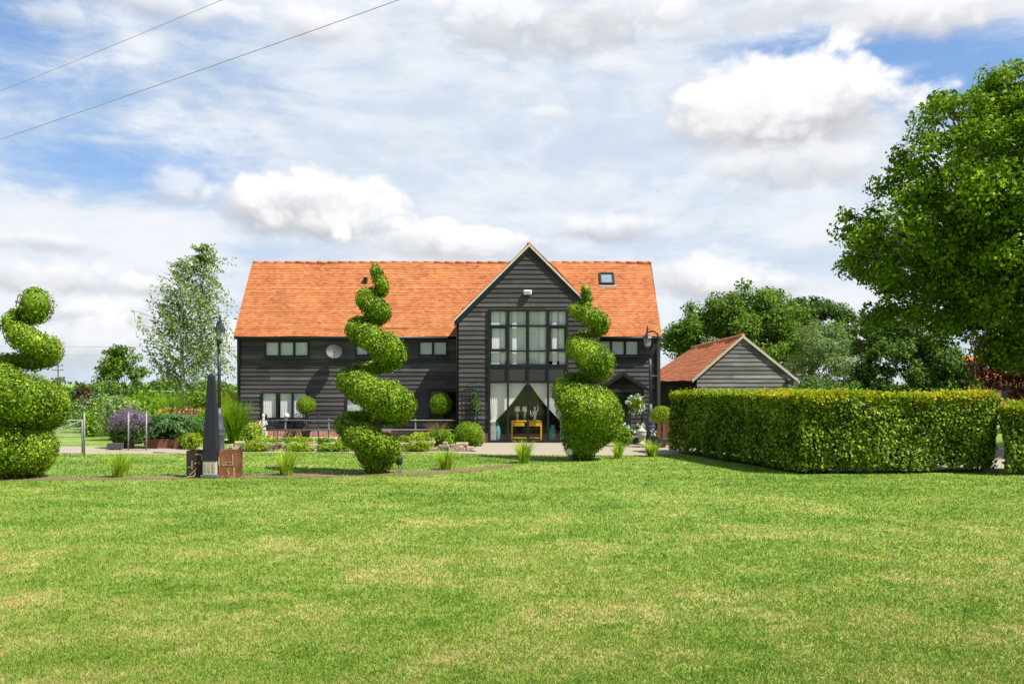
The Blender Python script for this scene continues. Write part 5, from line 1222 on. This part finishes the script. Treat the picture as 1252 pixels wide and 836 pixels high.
m = MB(); m.lathe((xx, d - .1, .79), [(.06, 0), (.06, .02), (.02, .03), (.02, .08)], 10); m.build('foot', M['metal'], o); m = MB(); m.ball((xx, d - .1, .95), .10, 14); m.build('globe', M['whiteplastic'], o)
x, y = wx(322, 33.7), 33.7; o = thing('garden_figurine', 'slim white garden figurine on a plinth behind the railing', 'statue', (x, y, .06))
m = MB(); m.box((x, y, .22), (.26, .26, .32), bev=.015); m.build('plinth', M['pale'], o)
m = MB(); m.lathe((x, y, .38), [(.10, 0), (.11, .05), (.08, .2), (.09, .34), (.065, .44), (.035, .48), (.055, .54), (.06, .6), (.03, .66), (.0, .67)], 12)
m.tube([(x - .09, y, .80), (x - .15, y - .03, .66), (x - .06, y - .1, .60)], [.03, .028, .022], 7); m.tube([(x + .09, y, .80), (x + .15, y - .03, .66), (x + .06, y - .1, .60)], [.03, .028, .022], 7); m.build('figure', M['figure'], o)
x, y = wx(307, 33.0), 33.0; plant('flower_bed_clump', 'pale pink roses beside the white figurine at the railing end', 'flowers', (x, y), .28, .25, .7, 'shrub2', 700, .08, flowers=(('pink',), (20,), .08, .45, .78))
# small garden lights
x, y = gnd(487, 578); o = thing('garden_spotlight', 'black garden spotlight on stakes beside the slim spiral topiary', 'garden light', (x, y, 0))
m = MB(); m.tube([(x, y, -.02), (x, y, .22)], .014, 6); m.tube([(x + .05, y, -.02), (x + .05, y, .24)], .012, 6); m.build('stake', M['metal'], o)
m = MB(); m.lathe((x + .02, y, .20), [(.06, 0), (.085, .04), (.09, .17), (.06, .21), (.02, .24)], 12); m.build('head', M['iron'], o)
x, y = gnd(697, 563); o = thing('garden_spotlight', 'white garden spotlight at the foot of the fat spiral topiary', 'garden light', (x, y, 0))
m = MB(); m.tube([(x - .04, y, -.02), (x - .04, y, .18)], .014, 6); m.tube([(x + .05, y, -.02), (x + .05, y, .18)], .014, 6); m.build('stake', M['metal'], o)
m = MB(); m.lathe((x, y, .17), [(.08, 0), (.10, .05), (.09, .14), (.05, .19)], 12); m.build('head', M['whiteplastic'], o)

# overhead lines
def line(label, p0, p1, r_=.013, sag=.6, name='overhead_cable'):
    p0, p1 = np.array(p0, float), np.array(p1, float); o = MB(); pts = [p0 + (p1 - p0) * t - np.array((0, 0, sag * 4 * t * (1 - t))) for t in np.linspace(0, 1, 40)]
    o.tube(pts, r_, 6); tag(o.build(name, M['cable'], None, p0), label, 'cable', 'overhead cables')
def cab(pa, da, pb, db, e0=.8, e1=.8):
    a, b = np.array(at(*pa, da)), np.array(at(*pb, db)); return a - (b - a) * e0, b + (b - a) * e1
a, b = cab((0, 107), 30, (262, -2), 23.2); line('upper overhead cable crossing the top left corner of the sky', a, b, .007, .15)
a, b = cab((0, 166), 30, (452, 6), 20.5); line('lower longer overhead cable slanting across the upper left sky', a, b, .009, .15)
line('far overhead cable just above the left spiral topiary gap', (-75, 100, 6.35), (-16, 100, 6.25), .022, .1)
line('faint lower far overhead cable on the left', (-75, 110, 5.75), (-16, 110, 5.6), .016, .1)
x, y = wx(71, 150), 150; o = thing('utility_pole', 'distant utility pole with crossarms beside the left topiary', 'pole', (x, y, 0))
m = MB(); m.tube([(x, y, -.1), (x, y, 5.3)], [.13, .09], 8); m.build('pole', M['bark'], o)
for z in (5.1, 4.35):
    m = MB(); m.box((x, y - .12, z), (1.9, .10, .12)); ca = m.build('crossarm', M['bark'], o); m = MB()
    for q in (-.8, 0, .8): m.lathe((x + q, y - .12, z + .06), [(.05, 0), (.05, .16), (.02, .2)], 8)
    m.build('insulators', M['metal'], ca)

# ------------------------------------------------------------------ lawn blades
def lawn_blades(n=560000):
    d = 1.0 / rng.uniform(1 / 28.5, 1 / 5.6, n); X_ = rng.uniform(-1, 1, n) * (d * .60 + 1.2)
    def inside(poly):
        poly = np.array(poly); k = len(poly); r = np.zeros(n, bool)
        for i in range(k):
            a, b = poly[i], poly[(i + 1) % k]; c = (a[1] > d) != (b[1] > d); r ^= c & (X_ < (b[0] - a[0]) * (d - a[1]) / (b[1] - a[1] + 1e-12) + a[0])
        return r
    keep = ~(inside(PATH) | (inside(BED) & (rng.random(n) > .42)) | inside([(6.95, 21.5), (11.9, 22), (11.9, 23.3), (8.15, 22.9), (6.2, 29), (5, 28.6)]) | inside([(11.7, 21.4), (17, 21.6), (17, 22.9), (12.2, 22.6)]) | inside([(10.6, 22.9), (16, 22.4), (18, 30), (11, 30)]))
    d, X_ = d[keep], X_[keep]; n = len(d)
    h = (.018 + .0008 * d) * rng.uniform(.5, 1.35, n) * np.where(rng.random(n) < .02, 1.9, 1.0); w_ = (.0018 + .00042 * d) * rng.uniform(.7, 1.3, n)
    a = rng.uniform(0, 2 * np.pi, n); lean = h * np.abs(rng.normal(size=n)) * .7; la = rng.uniform(0, 2 * np.pi, n)
    b = np.column_stack([X_, d, np.zeros(n)]); sd = np.column_stack([np.cos(a), np.sin(a), np.zeros(n)]) * w_[:, None]
    tip = b + np.column_stack([np.cos(la) * lean, np.sin(la) * lean, h])
    V = np.stack([b - sd, b + sd, tip], axis=1)
    o = quads('grass', V, rng.random(n), M['blades'], None, nv=3); tag(o, 'short mown lawn grass with dry yellow patches', 'grass', kind='stuff')
lawn_blades()
